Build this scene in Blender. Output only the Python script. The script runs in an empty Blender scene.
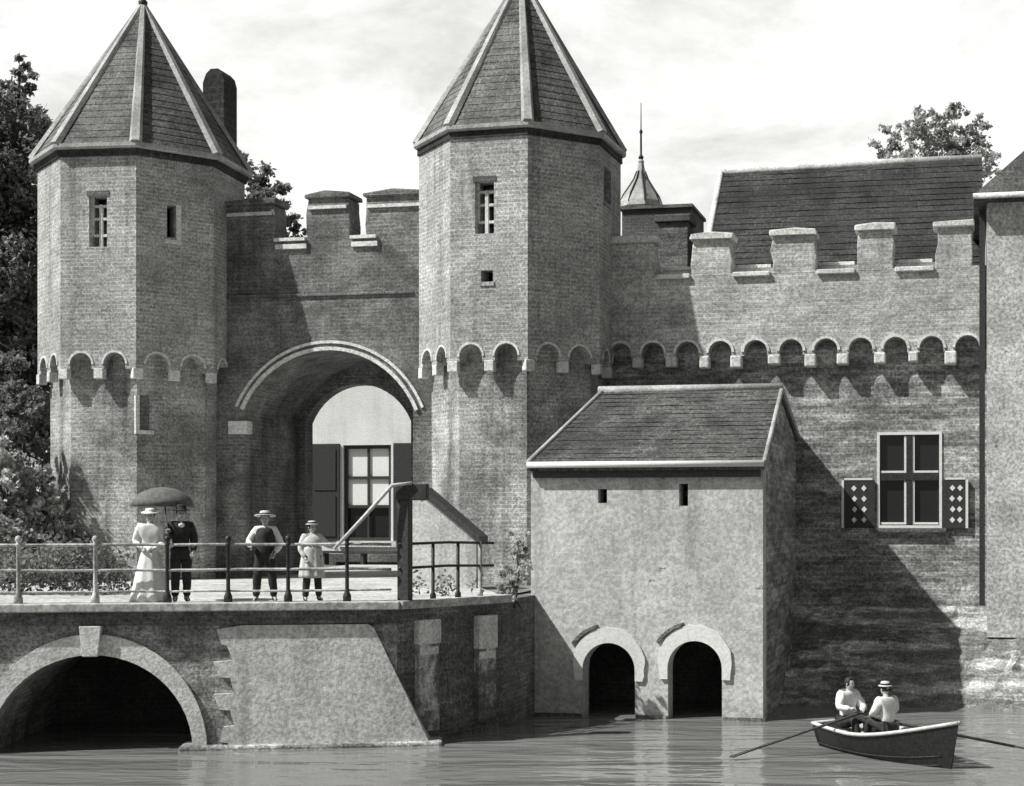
import bpy, math, random
from math import sin, cos, tan, radians, pi, sqrt, atan2
from mathutils import Vector, Matrix
from mathutils.geometry import tessellate_polygon
random.seed(7)
from mathutils import noise as mnoise
S = bpy.context.scene
COL = S.collection
# ------------------------------------------------------------------ camera model
F, CX, YH, H = 1500.0, 677.0, 520.0, 4.1
TH = radians(11)
FW = Vector((-sin(TH), cos(TH), 0)); RT = Vector((cos(TH), sin(TH), 0)); ZZ = Vector((0, 0, 1))
CAM = Vector((0, 0, H))
def ray(px, py): return FW + RT*((px-CX)/F) + ZZ*((YH-py)/F)
def W(px, depth, z=0.0):
    p = (FW + RT*((px-CX)/F))*depth; return Vector((p.x, p.y, z))
def atY(px, Y):
    d = ray(px, YH); return d.x*Y/d.y
def zY(px, py, Y):
    d = ray(px, py); return H + d.z*Y/d.y
def hit(px, py, O, N):
    d = ray(px, py); O = Vector(O); return CAM + d*((O-CAM).dot(N)/d.dot(N))
def zD(py, depth): return H + (YH-py)*depth/F

# ------------------------------------------------------------------ materials
TINT = (1.0, 1.0, 0.972)
def _n(nt, t, **kw):
    n = nt.nodes.new(t)
    for k, v in kw.items():
        if hasattr(n, k): setattr(n, k, v)
        else: n.inputs[k].default_value = v
    return n
def newmat(name):
    m = bpy.data.materials.new(name); m.use_nodes = True
    nt = m.node_tree; b = nt.nodes['Principled BSDF']
    return m, nt, b
def math_(nt, op, a, b=None, c=None, clamp=False):
    n = nt.nodes.new('ShaderNodeMath'); n.operation = op; n.use_clamp = clamp
    for i, v in enumerate((a, b, c)):
        if v is None: continue
        if isinstance(v, (int, float)): n.inputs[i].default_value = v
        else: nt.links.new(v, n.inputs[i])
    return n.outputs[0]
def noise(nt, vec, scale, detail=4, rough=.55, dist=0.0):
    n = nt.nodes.new('ShaderNodeTexNoise'); n.inputs['Scale'].default_value = scale
    n.inputs['Detail'].default_value = detail; n.inputs['Roughness'].default_value = rough
    n.inputs['Distortion'].default_value = dist
    nt.links.new(vec, n.inputs['Vector']); return n.outputs['Fac']
def mapping(nt, vec, sc):
    n = nt.nodes.new('ShaderNodeMapping'); n.inputs['Scale'].default_value = sc
    nt.links.new(vec, n.inputs['Vector']); return n.outputs['Vector']
def remap(nt, v, a, b, c, d):
    n = nt.nodes.new('ShaderNodeMapRange'); n.interpolation_type = 'SMOOTHSTEP'
    nt.links.new(v, n.inputs['Value'])
    for k, x in zip(('From Min', 'From Max', 'To Min', 'To Max'), (a, b, c, d)): n.inputs[k].default_value = x
    return n.outputs['Result']
def gray(nt, v):
    n = nt.nodes.new('ShaderNodeCombineColor')
    for i in range(3): nt.links.new(math_(nt, 'MULTIPLY', v, TINT[i]), n.inputs[i])
    return n.outputs[0]
def masonry(name, dark, light, grain=.4, streak=.35, brick=None, bscale=.5, gs=19, rough=.92, lo=.36, hi=.64, bump=.5, horiz=None, peel=None, course=.0):
    """weathered wall: blotches between two tones, fine grit, rain streaks, brick courses, peeled plaster"""
    m, nt, b = newmat(name)
    tc = nt.nodes.new('ShaderNodeTexCoord'); obj = tc.outputs['Object']; uv = tc.outputs['UV']
    big = noise(nt, mapping(nt, obj, horiz or (1, 1, 1)), bscale, 7, .62, .3)
    v = remap(nt, big, lo, hi, dark, light)
    g = noise(nt, obj, gs, 3, .7)
    v = math_(nt, 'MULTIPLY', v, remap(nt, g, .3, .7, 1-grain, 1+grain))
    g2 = noise(nt, mapping(nt, obj, (1, 1, 2.6)), gs*.2, 4, .6)
    v = math_(nt, 'MULTIPLY', v, remap(nt, g2, .3, .7, 1-grain*.28, 1+grain*.28))
    g3 = noise(nt, mapping(nt, obj, (.25, .25, 1)), 5.5, 3, .6)          # uneven brick courses
    v = math_(nt, 'MULTIPLY', v, remap(nt, g3, .35, .65, 1-course, 1+course))
    if streak:
        s = noise(nt, mapping(nt, obj, (1.5, 1.5, .13)), 1.2, 5, .65)
        v = math_(nt, 'MULTIPLY', v, remap(nt, s, .48, .72, 1, 1-streak))
    hgt = g
    if brick:
        bt = nt.nodes.new('ShaderNodeTexBrick'); nt.links.new(uv, bt.inputs['Vector'])
        bt.inputs['Color1'].default_value = (1, 1, 1, 1); bt.inputs['Color2'].default_value = (.55, .55, .55, 1)
        bt.inputs['Mortar'].default_value = (1.5, 1.5, 1.5, 1); bt.inputs['Scale'].default_value = 1
        bt.inputs['Brick Width'].default_value = brick[0]; bt.inputs['Row Height'].default_value = brick[1]
        bt.inputs['Mortar Size'].default_value = brick[2]; bt.inputs['Bias'].default_value = -.2
        bw = nt.nodes.new('ShaderNodeRGBToBW'); nt.links.new(bt.outputs['Color'], bw.inputs[0])
        k = math_(nt, 'MULTIPLY', remap(nt, noise(nt, obj, .75, 5, .6), .38, .62, .25, 1.5), brick[3])
        v = math_(nt, 'MULTIPLY', v, math_(nt, 'ADD', 1, math_(nt, 'MULTIPLY', math_(nt, 'SUBTRACT', bw.outputs[0], .9), k)))
        hgt = math_(nt, 'ADD', g, math_(nt, 'MULTIPLY', bt.outputs['Fac'], -.6))
    if peel:
        pn = noise(nt, mapping(nt, obj, (1, 1, 1.6)), peel[1], 6, .7)
        pk = remap(nt, pn, peel[2], peel[2]+.03, 0, 1)
        v = math_(nt, 'ADD', math_(nt, 'MULTIPLY', v, math_(nt, 'SUBTRACT', 1, pk)), math_(nt, 'MULTIPLY', pk, math_(nt, 'MULTIPLY', remap(nt, g, .3, .7, .7, 1.3), peel[0])))
    v = math_(nt, 'MINIMUM', v, .82)
    nt.links.new(gray(nt, v), b.inputs['Base Color'])
    b.inputs['Roughness'].default_value = rough; b.inputs['Specular IOR Level'].default_value = .2
    bp = nt.nodes.new('ShaderNodeBump'); bp.inputs['Strength'].default_value = bump; bp.inputs['Distance'].default_value = .02
    nt.links.new(hgt, bp.inputs['Height']); nt.links.new(bp.outputs[0], b.inputs['Normal'])
    return m
def plain(name, v, rough=.7, var=.25, gs=20, spec=.3):
    m, nt, b = newmat(name)
    tc = nt.nodes.new('ShaderNodeTexCoord')
    g = noise(nt, tc.outputs['Object'], gs, 4, .6)
    nt.links.new(gray(nt, remap(nt, g, .3, .7, v*(1-var), v*(1+var))), b.inputs['Base Color'])
    b.inputs['Roughness'].default_value = rough; b.inputs['Specular IOR Level'].default_value = spec
    return m
def leafmat(name, a, c, sc=1.3):
    m, nt, b = newmat(name)
    tc = nt.nodes.new('ShaderNodeTexCoord')
    g = noise(nt, tc.outputs['Object'], sc, 3, .6)
    oi = noise(nt, tc.outputs['Object'], 9, 2, .5)
    v = math_(nt, 'MULTIPLY', remap(nt, g, .35, .65, a, c), remap(nt, oi, .3, .7, .5, 1.5))
    nt.links.new(gray(nt, v), b.inputs['Base Color'])
    b.inputs['Roughness'].default_value = .6; b.inputs['Specular IOR Level'].default_value = .25
    tr = nt.nodes.new('ShaderNodeBsdfTranslucent'); mx = nt.nodes.new('ShaderNodeMixShader'); mx.inputs[0].default_value = .45
    nt.links.new(gray(nt, math_(nt, 'MULTIPLY', v, 1.6)), tr.inputs['Color'])
    nt.links.new(b.outputs[0], mx.inputs[1]); nt.links.new(tr.outputs[0], mx.inputs[2])
    nt.links.new(mx.outputs[0], nt.nodes['Material Output'].inputs['Surface'])
    return m
M = {}
BR = (.30, .095, .016, .38)
BC = (.34, .13, .02, .42)
M['tower'] = masonry('tower_brick', .28, .42, .42, .45, BR, .4, course=.1)
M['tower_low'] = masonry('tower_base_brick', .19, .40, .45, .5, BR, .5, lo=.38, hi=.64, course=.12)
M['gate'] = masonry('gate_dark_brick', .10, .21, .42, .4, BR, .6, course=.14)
M['upper'] = masonry('curtain_upper_plaster', .32, .50, .38, .25, (.30, .095, .016, .25), .5, horiz=(.8, .8, 2.2), course=.12)
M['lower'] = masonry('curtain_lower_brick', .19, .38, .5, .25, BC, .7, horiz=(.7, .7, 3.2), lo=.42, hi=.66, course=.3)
M['revet'] = masonry('revetment_stone', .16, .44, .45, .12, (.9, .22, .03, .6), .8, horiz=(.5, .8, 3.6), lo=.45, hi=.62, course=.25)
M['plaster'] = masonry('mill_plaster', .45, .56, .26, .34, None, .6, gs=15, peel=(.22, 1.9, .65), course=.05)
M['abut'] = masonry('abutment_plaster', .52, .66, .3, .3, None, .6, gs=14, peel=(.24, .9, .625), course=.06)
M['bridge'] = masonry('bridge_brick', .20, .42, .5, .35, BR, .8, course=.25)
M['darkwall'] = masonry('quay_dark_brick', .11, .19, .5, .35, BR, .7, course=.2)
M['rtower'] = masonry('riverside_house_plaster', .38, .54, .42, .25, None, 1.0, gs=13, peel=(.16, 1.4, .665), course=.06)
M['worn'] = masonry('worn_pale_stone', .14, .55, .4, .6, None, 2.2, lo=.42, hi=.6, horiz=(1, 1, .5), course=.2)
M['white'] = masonry('lime_wash', .68, .78, .12, .12, None, .5, bump=.2)
M['trim'] = masonry('pale_stone', .56, .74, .3, .3, None, 1.3, bump=.5)
M['ring'] = masonry('pale_arch_stone', .60, .74, .3, .3, None, 1.2, course=.06)
M['roof'] = masonry('slate_roof', .075, .155, .5, .5, (.25, .2, .02, .5), .8, rough=.8)
M['roofdark'] = masonry('dark_tile_roof', .03, .05, .5, .3, (.25, .2, .03, .5), .8, rough=.85)
M['roofmill'] = masonry('mill_tile_roof', .05, .095, .5, .35, (.25, .2, .03, .5), .8, rough=.85)
M['lead'] = masonry('lead_flashing', .30, .44, .25, .25, None, 1.2, rough=.6)
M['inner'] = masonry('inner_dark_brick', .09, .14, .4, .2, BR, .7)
M['road'] = masonry('dusty_road', .38, .52, .35, 0, None, .7, gs=8)
M['ground'] = masonry('earth', .09, .2, .4, 0, None, .5, gs=6)
M['iron'] = plain('dark_iron', .035, .5, .4)
M['railpale'] = masonry('sunlit_pale_paint', .26, .55, .35, 0, None, 2.2, bump=.2, rough=.6)  # pale tone puts sunlight on the rails; also for the white posts
M['wood'] = plain('dark_wood', .05, .7, .4)
M['polewood'] = plain('pale_wood', .5, .7, .2)
M['paint'] = plain('white_paint', .72, .5, .1)
M['shut'] = plain('dark_shutter_paint', .04, .5, .25)
M['curtain'] = plain('pane_reflection_white', .78, .9, .06)  # brightness of sky-reflecting panes, put into the colour
M['skin'] = plain('skin', .46, .6, .06)
M['eye'] = plain('eye_dark', .02, .3, .0)
M['hair'] = plain('dark_hair', .03, .6, .3)
M['cwhite'] = plain('white_cotton', .72, .85, .1, 14)
M['cpale'] = plain('pale_linen', .55, .85, .14, 14)
M['cdark'] = plain('dark_wool', .035, .9, .3, 14)
M['cgrey'] = plain('grey_wool', .13, .9, .25, 14)
M['straw'] = plain('straw', .58, .8, .15, 40)
M['leather'] = plain('black_leather', .025, .4, .2)
M['hull'] = plain('tarred_hull', .022, .45, .35)
M['boatin'] = plain('boat_inside_paint', .40, .6, .2)
M['bark'] = plain('bark', .07, .9, .4)
M['leafdark'] = leafmat('dark_leaves', .10, .24)
M['leafmid'] = leafmat('grey_leaves', .22, .46)
M['leafpale'] = leafmat('pale_leaves', .2, .6, 1.6)
def glass():
    m, nt, b = newmat('old_window_glass')
    b.inputs['Base Color'].default_value = (.02, .02, .02, 1); b.inputs['Roughness'].default_value = .12
    b.inputs['Specular IOR Level'].default_value = .5
    return m
M['glass'] = glass()
def water():
    m, nt, b = newmat('river_water')
    tc = nt.nodes.new('ShaderNodeTexCoord'); o = tc.outputs['Object']
    b.inputs['Base Color'].default_value = (.19, .19, .185, 1)
    b.inputs['Roughness'].default_value = .04; b.inputs['IOR'].default_value = 1.33
    rot = nt.nodes.new('ShaderNodeMapping'); rot.inputs['Rotation'].default_value = (0, 0, -TH); nt.links.new(o, rot.inputs['Vector'])
    a = noise(nt, mapping(nt, rot.outputs[0], (.26, 1.0, 1)), 1.0, 2, .45, .6)
    c = noise(nt, mapping(nt, rot.outputs[0], (.8, 2.0, 1)), 1.5, 2, .5, .6)
    h = math_(nt, 'ADD', math_(nt, 'MULTIPLY', a, 1.0), math_(nt, 'MULTIPLY', c, .32))
    bp = nt.nodes.new('ShaderNodeBump'); bp.inputs['Strength'].default_value = .75; bp.inputs['Distance'].default_value = .15
    nt.links.new(h, bp.inputs['Height']); nt.links.new(bp.outputs[0], b.inputs['Normal'])
    return m
M['water'] = water()

# ------------------------------------------------------------------ object helpers
ORG = {}
def props(o, label=None, cat=None, group=None, kind=None):
    if label: o['label'] = label
    if cat: o['category'] = cat
    if group: o['group'] = group
    if kind: o['kind'] = kind
    return o
def thing(name, label, cat, loc=(0, 0, 0), rz=0.0, group=None):
    o = bpy.data.objects.new(name, None); COL.objects.link(o); o.location = loc; o.rotation_euler = (0, 0, rz)
    o.empty_display_size = .3
    ORG[o.name] = Vector(loc); return props(o, label, cat, group)
def jit(a): return random.uniform(-a, a)
def chipped(x0, x1, z0, z1, a=.035):
    h = z1-z0; w_ = x1-x0
    return [(x0, z0), (x1, z0), (x1+jit(a), z0+h*.35), (x1+jit(a), z0+h*.7), (x1-abs(jit(a)), z1-.06), (x1-w_*.12, z1+jit(a*.6)), (x1-w_*.5, z1+jit(a*.6)), (x0+w_*.15, z1+jit(a*.6)), (x0+abs(jit(a)), z1-.05), (x0+jit(a), z0+h*.6), (x0+jit(a), z0+h*.3)]
class MB:
    def __init__(s): s.v = []; s.f = []; s.sm = []; s.mi = []
    def add(s, vs, fs, smooth=False, mi=0):
        o = len(s.v); s.v += [Vector(p) for p in vs]
        for f in fs: s.f.append([i+o for i in f]); s.sm.append(smooth); s.mi.append(mi)
        return s
    def hexa(s, b, t, **k):
        return s.add(list(b)+list(t), [(3, 2, 1, 0), (4, 5, 6, 7), (0, 1, 5, 4), (1, 2, 6, 5), (2, 3, 7, 6), (3, 0, 4, 7)], **k)
    def obox(s, O, U, N, u0, u1, n0, n1, z0, z1, **k):
        """box in a frame: U along, N outward (n), z up"""
        O = Vector((O[0], O[1], 0))
        p = lambda u, n, z: O+U*u+N*n+ZZ*z
        return s.hexa([p(u0, n1, z0), p(u1, n1, z0), p(u1, n0, z0), p(u0, n0, z0)], [p(u0, n1, z1), p(u1, n1, z1), p(u1, n0, z1), p(u0, n0, z1)], **k)
    def box(s, x0, x1, y0, y1, z0, z1, **k):
        return s.hexa([(x0, y0, z0), (x1, y0, z0), (x1, y1, z0), (x0, y1, z0)], [(x0, y0, z1), (x1, y0, z1), (x1, y1, z1), (x0, y1, z1)], **k)
    def prism(s, outer, holes, O, U, N, thick, back=1.0, uc=0.0, mi=0):
        """plate: 2-d loops (u, z) with holes; front at O, thickness towards -N"""
        O = Vector((O[0], O[1], 0)); loops = [outer]+list(holes)
        flat = [p for l in loops for p in l]; n = len(flat)
        fr = [O+U*p[0]+ZZ*p[1] for p in flat]
        bk = [O+U*(uc+(p[0]-uc)*back)+ZZ*p[1]-N*thick for p in flat]
        tris = tessellate_polygon([[Vector((p[0], p[1], 0)) for p in l] for l in loops])
        fs = []
        for t in tris:
            a, b, c = [flat[i] for i in t]
            cr = (b[0]-a[0])*(c[1]-a[1])-(b[1]-a[1])*(c[0]-a[0])
            t = tuple(t) if cr > 0 else (t[2], t[1], t[0])
            fs.append(t); fs.append((t[2]+n, t[1]+n, t[0]+n))
        k = 0
        for li, l in enumerate(loops):
            ar = sum(l[i][0]*l[(i+1) % len(l)][1]-l[(i+1) % len(l)][0]*l[i][1] for i in range(len(l)))
            ccw = ar > 0
            for i in range(len(l)):
                a, b = k+i, k+(i+1) % len(l)
                if (li == 0) != ccw: a, b = b, a
                fs.append((a, a+n, b+n, b))
            k += len(l)
        return s.add(fr+bk, fs, mi=mi)
    def tube(s, pts, rads, n=8, smooth=True, cap=True, mi=0):
        pts = [Vector(p) for p in pts]
        if isinstance(rads, (int, float)): rads = [rads]*len(pts)
        vs = []; up = None
        for i, p in enumerate(pts):
            d = (pts[min(i+1, len(pts)-1)]-pts[max(i-1, 0)]).normalized()
            if up is None: up = Vector((0, 0, 1)) if abs(d.z) < .9 else Vector((1, 0, 0))
            a = d.cross(up).normalized(); b = a.cross(d).normalized(); up = b
            for k in range(n):
                t = 2*pi*k/n; vs.append(p+a*cos(t)*rads[i]+b*sin(t)*rads[i])
        fs = []
        for i in range(len(pts)-1):
            for k in range(n):
                fs.append((i*n+k, i*n+(k+1) % n, (i+1)*n+(k+1) % n, (i+1)*n+k))
        if cap:
            fs.append(tuple(range(n-1, -1, -1))); fs.append(tuple(range((len(pts)-1)*n, len(pts)*n)))
        return s.add(vs, fs, smooth, mi)
    def lathe(s, prof, c=(0, 0, 0), n=16, smooth=True, rot=0.0, sy=1.0, mi=0, wob=None):
        c = Vector(c); vs = []
        for r, z in prof:
            for k in range(n):
                t = rot+2*pi*k/n; q = r*(1+(wob(t, z) if wob else 0)); vs.append(c+Vector((q*cos(t), q*sin(t)*sy, z)))
        fs = [(i*n+k, i*n+(k+1) % n, (i+1)*n+(k+1) % n, (i+1)*n+k) for i in range(len(prof)-1) for k in range(n)]
        if prof[0][0] > 1e-4: fs.append(tuple(range(n-1, -1, -1)))
        if prof[-1][0] > 1e-4: fs.append(tuple(range((len(prof)-1)*n, len(prof)*n)))
        return s.add(vs, fs, smooth, mi)
    def leaf(s, p, size, nrm=None):
        a = Vector((random.gauss(0, 1), random.gauss(0, 1), random.gauss(0, 1)))
        a = a.normalized() if a.length > 1e-3 else Vector((1, 0, 0))
        b = a.orthogonal().normalized(); b.rotate(Matrix.Rotation(random.uniform(0, 6.28), 3, a))
        c = a.cross(b); l = size*random.uniform(.7, 1.3); w = l*random.uniform(.4, .65)
        o = len(s.v); s.v += [p-b*l*.5, p+c*w*.5, p+b*l*.5, p-c*w*.5]
        s.f.append([o, o+1, o+2, o+3]); s.sm.append(False); s.mi.append(0)
    def done(s, name, mat, parent=None, local=False, label=None, bevel=0):
        if parent is not None:
            off = Vector((0, 0, 0)) if local else ORG[parent.name]; loc = Vector((0, 0, 0))
        else:
            if local: off = loc = Vector((0, 0, 0))
            else:
                xs = [v.x for v in s.v]; ys = [v.y for v in s.v]
                off = loc = Vector(((min(xs)+max(xs))/2, (min(ys)+max(ys))/2, min(v.z for v in s.v)))
        me = bpy.data.meshes.new(name); me.from_pydata([v-off for v in s.v], [], s.f)
        me.polygons.foreach_set('use_smooth', s.sm); me.polygons.foreach_set('material_index', s.mi)
        if len(s.f) < 20000:
            uvl = me.uv_layers.new(name='UVMap'); uv = uvl.data
            for p in me.polygons:
                nrm = p.normal
                if abs(nrm.z) > .93: t, b = Vector((1, 0, 0)), Vector((0, 1, 0))
                else:
                    t = ZZ.cross(nrm).normalized(); b = nrm.cross(t)
                for li in p.loop_indices:
                    co = me.vertices[me.loops[li].vertex_index].co+off
                    uv[li].uv = (co.dot(t), co.dot(b))
        for mm in (mat if isinstance(mat, (list, tuple)) else [mat]): me.materials.append(mm)
        o = bpy.data.objects.new(name, me); COL.objects.link(o); o.location = loc
        if parent is not None: o.parent = parent; ORG[o.name] = ORG[parent.name]
        else: ORG[o.name] = off
        if bevel:
            bm = o.modifiers.new('bevel', 'BEVEL'); bm.width = bevel; bm.segments = 2; bm.limit_method = 'ANGLE'; bm.angle_limit = radians(40)
        if label: o['label'] = label
        return o
def arc(cx, cz, r, a0, a1, n): return [(cx+r*cos(a0+(a1-a0)*i/n), cz+r*sin(a0+(a1-a0)*i/n)) for i in range(n+1)]
def rect(u0, u1, z0, z1): return [(u0, z0), (u1, z0), (u1, z1), (u0, z1)]
X_, Y_ = Vector((1, 0, 0)), Vector((0, 1, 0)); NF = Vector((0, -1, 0))

# ------------------------------------------------------------------ light, world, camera
AZ, EL = radians(56), radians(50)
sd = Vector((-sin(AZ)*cos(EL), -cos(AZ)*cos(EL), sin(EL)))
sun = bpy.data.lights.new('sun', 'SUN'); sun.energy = 5.0; sun.angle = radians(.55); sun.color = (1, .995, .965)
so = bpy.data.objects.new('sun', sun); COL.objects.link(so); so.rotation_euler = (-sd).to_track_quat('-Z', 'Y').to_euler(); so.location = (-40, -40, 40)
w = bpy.data.worlds.new('World'); S.world = w; w.use_nodes = True; nt = w.node_tree
bg = nt.nodes['Background']; bg.inputs['Strength'].default_value = .12
sky = nt.nodes.new('ShaderNodeTexSky'); sky.sky_type = 'NISHITA'; sky.sun_disc = False
sky.sun_elevation = EL; sky.sun_rotation = atan2(sd.x, sd.y); sky.air_density = 1.0; sky.dust_density = 2.0
bw = nt.nodes.new('ShaderNodeRGBToBW'); nt.links.new(sky.outputs[0], bw.inputs[0])
tc = nt.nodes.new('ShaderNodeTexCoord'); sx = nt.nodes.new('ShaderNodeSeparateXYZ'); nt.links.new(tc.outputs['Generated'], sx.inputs[0])
n1 = noise(nt, mapping(nt, tc.outputs['Generated'], (1, 1, 2.2)), 4.2, 8, .62, .4)
n2 = noise(nt, mapping(nt, tc.outputs['Generated'], (1, 1, 1.8)), 17, 6, .7)
cl = math_(nt, 'MULTIPLY', remap(nt, n1, .30, .56, 5.4, 7.8), remap(nt, n2, .3, .6, .9, 1.02))                       # lit cloud, a little grey where thin
band = math_(nt, 'MULTIPLY', remap(nt, sx.outputs['Z'], .36, .75, 1.0, .0), remap(nt, sx.outputs['Y'], .2, .72, .0, 1.0))          # cloud bank low and ahead; other sky kept dim to deepen shade
skyv = math_(nt, 'ADD', math_(nt, 'MULTIPLY', cl, band), math_(nt, 'MULTIPLY', math_(nt, 'MULTIPLY', bw.outputs[0], .55), math_(nt, 'SUBTRACT', 1, band)))
nt.links.new(gray(nt, skyv), bg.inputs['Color'])
S.view_settings.view_transform = 'Standard'; S.view_settings.look = 'None'; S.view_settings.exposure = .22; S.view_settings.gamma = 1
cd = bpy.data.cameras.new('camera'); cam = bpy.data.objects.new('camera', cd); COL.objects.link(cam); S.camera = cam
cam.location = CAM; cam.rotation_euler = (pi/2, 0, TH)
cd.sensor_width = 36; cd.lens = 36*F/1024; cd.shift_x = .5-CX/1024; cd.shift_y = (YH-393)/1024; cd.clip_end = 6000; cd.clip_start = .1
S.cycles.max_bounces = 6; S.cycles.diffuse_bounces = 3; S.cycles.glossy_bounces = 3

# ------------------------------------------------------------------ layout anchors
WY = 35.9                      # front plane of gate wall and curtain wall; tower centres
GZ = 2.6                       # ground behind the quay, bridge deck
B0, B1 = W(0, 26.3), W(397, 27.25); R1 = W(507, 29.6); R2 = W(545, 32.2)
BU = (B1-B0).normalized(); BN = Vector((BU.y, -BU.x, 0)); BL = (B1-B0).length
LT, RTW = Vector((atY(143, WY), WY, 0)), Vector((atY(521, WY), WY, 0))
TR = 2.58

# ------------------------------------------------------------------ setting
m = MB()
back = B0-BU*60-BN*.6
poly = [back, B1-BN*.4-BU*.3, Vector((R1.x-.3, R1.y+.5, 0)), Vector((R2.x-.4, R2.y+.3, 0)), Vector((R2.x-.4, WY+.4, 0)), Vector((400, WY+.4, 0)), Vector((900, 2600, 0)), Vector((-1500, 2600, 0)), Vector((-600, back.y-200, 0))]
tris = tessellate_polygon([[Vector((p.x, p.y, 0)) for p in poly]])
ff = []
for t in tris:
    a, b, c = [poly[i] for i in t]
    ff.append(tuple(t) if (b-a).cross(c-a).z > 0 else tuple(reversed(t)))
m.add([Vector((p.x, p.y, GZ-.03)) for p in poly], ff)
props(m.done('ground', M['ground'], local=True), kind='structure')
m = MB(); m.add([(-900, -120, 0), (900, -120, 0), (900, 60, 0), (-900, 60, 0)], [(0, 1, 2, 3)])
props(m.done('water', M['water'], local=True), kind='structure')
m = MB(); m.add([(-900, -120, -1.6), (900, -120, -1.6), (900, 60, -1.6), (-900, 60, -1.6)], [(0, 1, 2, 3)])
props(m.done('riverbed', M['ground'], local=True), kind='structure')
rd = [B0-BU*40-BN*.1, B1-BN*.1, Vector((R1.x-.1, R1.y+.15, 0)), Vector((atY(470, 33.2), 33.2, 0)), Vector((atY(412, WY)-.0, WY+.2, 0)), Vector((atY(412, WY), 60, 0)), Vector((atY(412, WY)-9, 60, 0)), Vector((atY(245, WY), WY+.2, 0)), Vector((LT.x-1, 31.5, 0)), Vector((LT.x-6, 28.5, 0)), B0-BU*40-BN*4]
tris = tessellate_polygon([[Vector((p.x, p.y, 0)) for p in rd]]); ff = []
for t in tris:
    a, b, c = [rd[i] for i in t]
    ff.append(tuple(t) if (b-a).cross(c-a).z > 0 else tuple(reversed(t)))
m = MB(); m.add([Vector((p.x, p.y, GZ)) for p in rd], ff); props(m.done('road', M['road'], local=True), kind='structure')

# ------------------------------------------------------------------ towers
def face_frame(C, r, phi):
    N = Vector((sin(phi), -cos(phi), 0)); U = Vector((cos(phi), sin(phi), 0)); ap = r*cos(pi/8)
    return C+N*ap, U, N
def notched(u0, u1, zb, zt, n, w, zs, margin=0.0):
    """plate outline whose lower edge is an arcade of n small round arches"""
    out = [(u0, zt)]; out = [(u0, zb)]
    p = (u1-u0-2*margin)/n
    cs = []
    for i in range(n):
        c = u0+margin+p*(i+.5)+jit(.025); cs.append(c)
        out += [(c-w/2, zb)]+[(a, b) for a, b in arc(c, zs, w/2, pi, 0, 8)]+[(c+w/2, zb)]
    out += [(u1, zb), (u1, zt), (u0, zt)]
    return out, cs
def arch_trim(m, O, U, N, c, zs, r, wid=.07, proud=.03):
    pr = arc(c, zs, r+wid, 0, pi, 10)+arc(c, zs, r+.005, pi, 0, 10)
    m.prism(pr, [], Vector((O.x, O.y, 0))+N*proud, U, N, proud+.05)
ZAR, ZEV, ZTIP = 7.58, 13.28, 17.62
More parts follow.
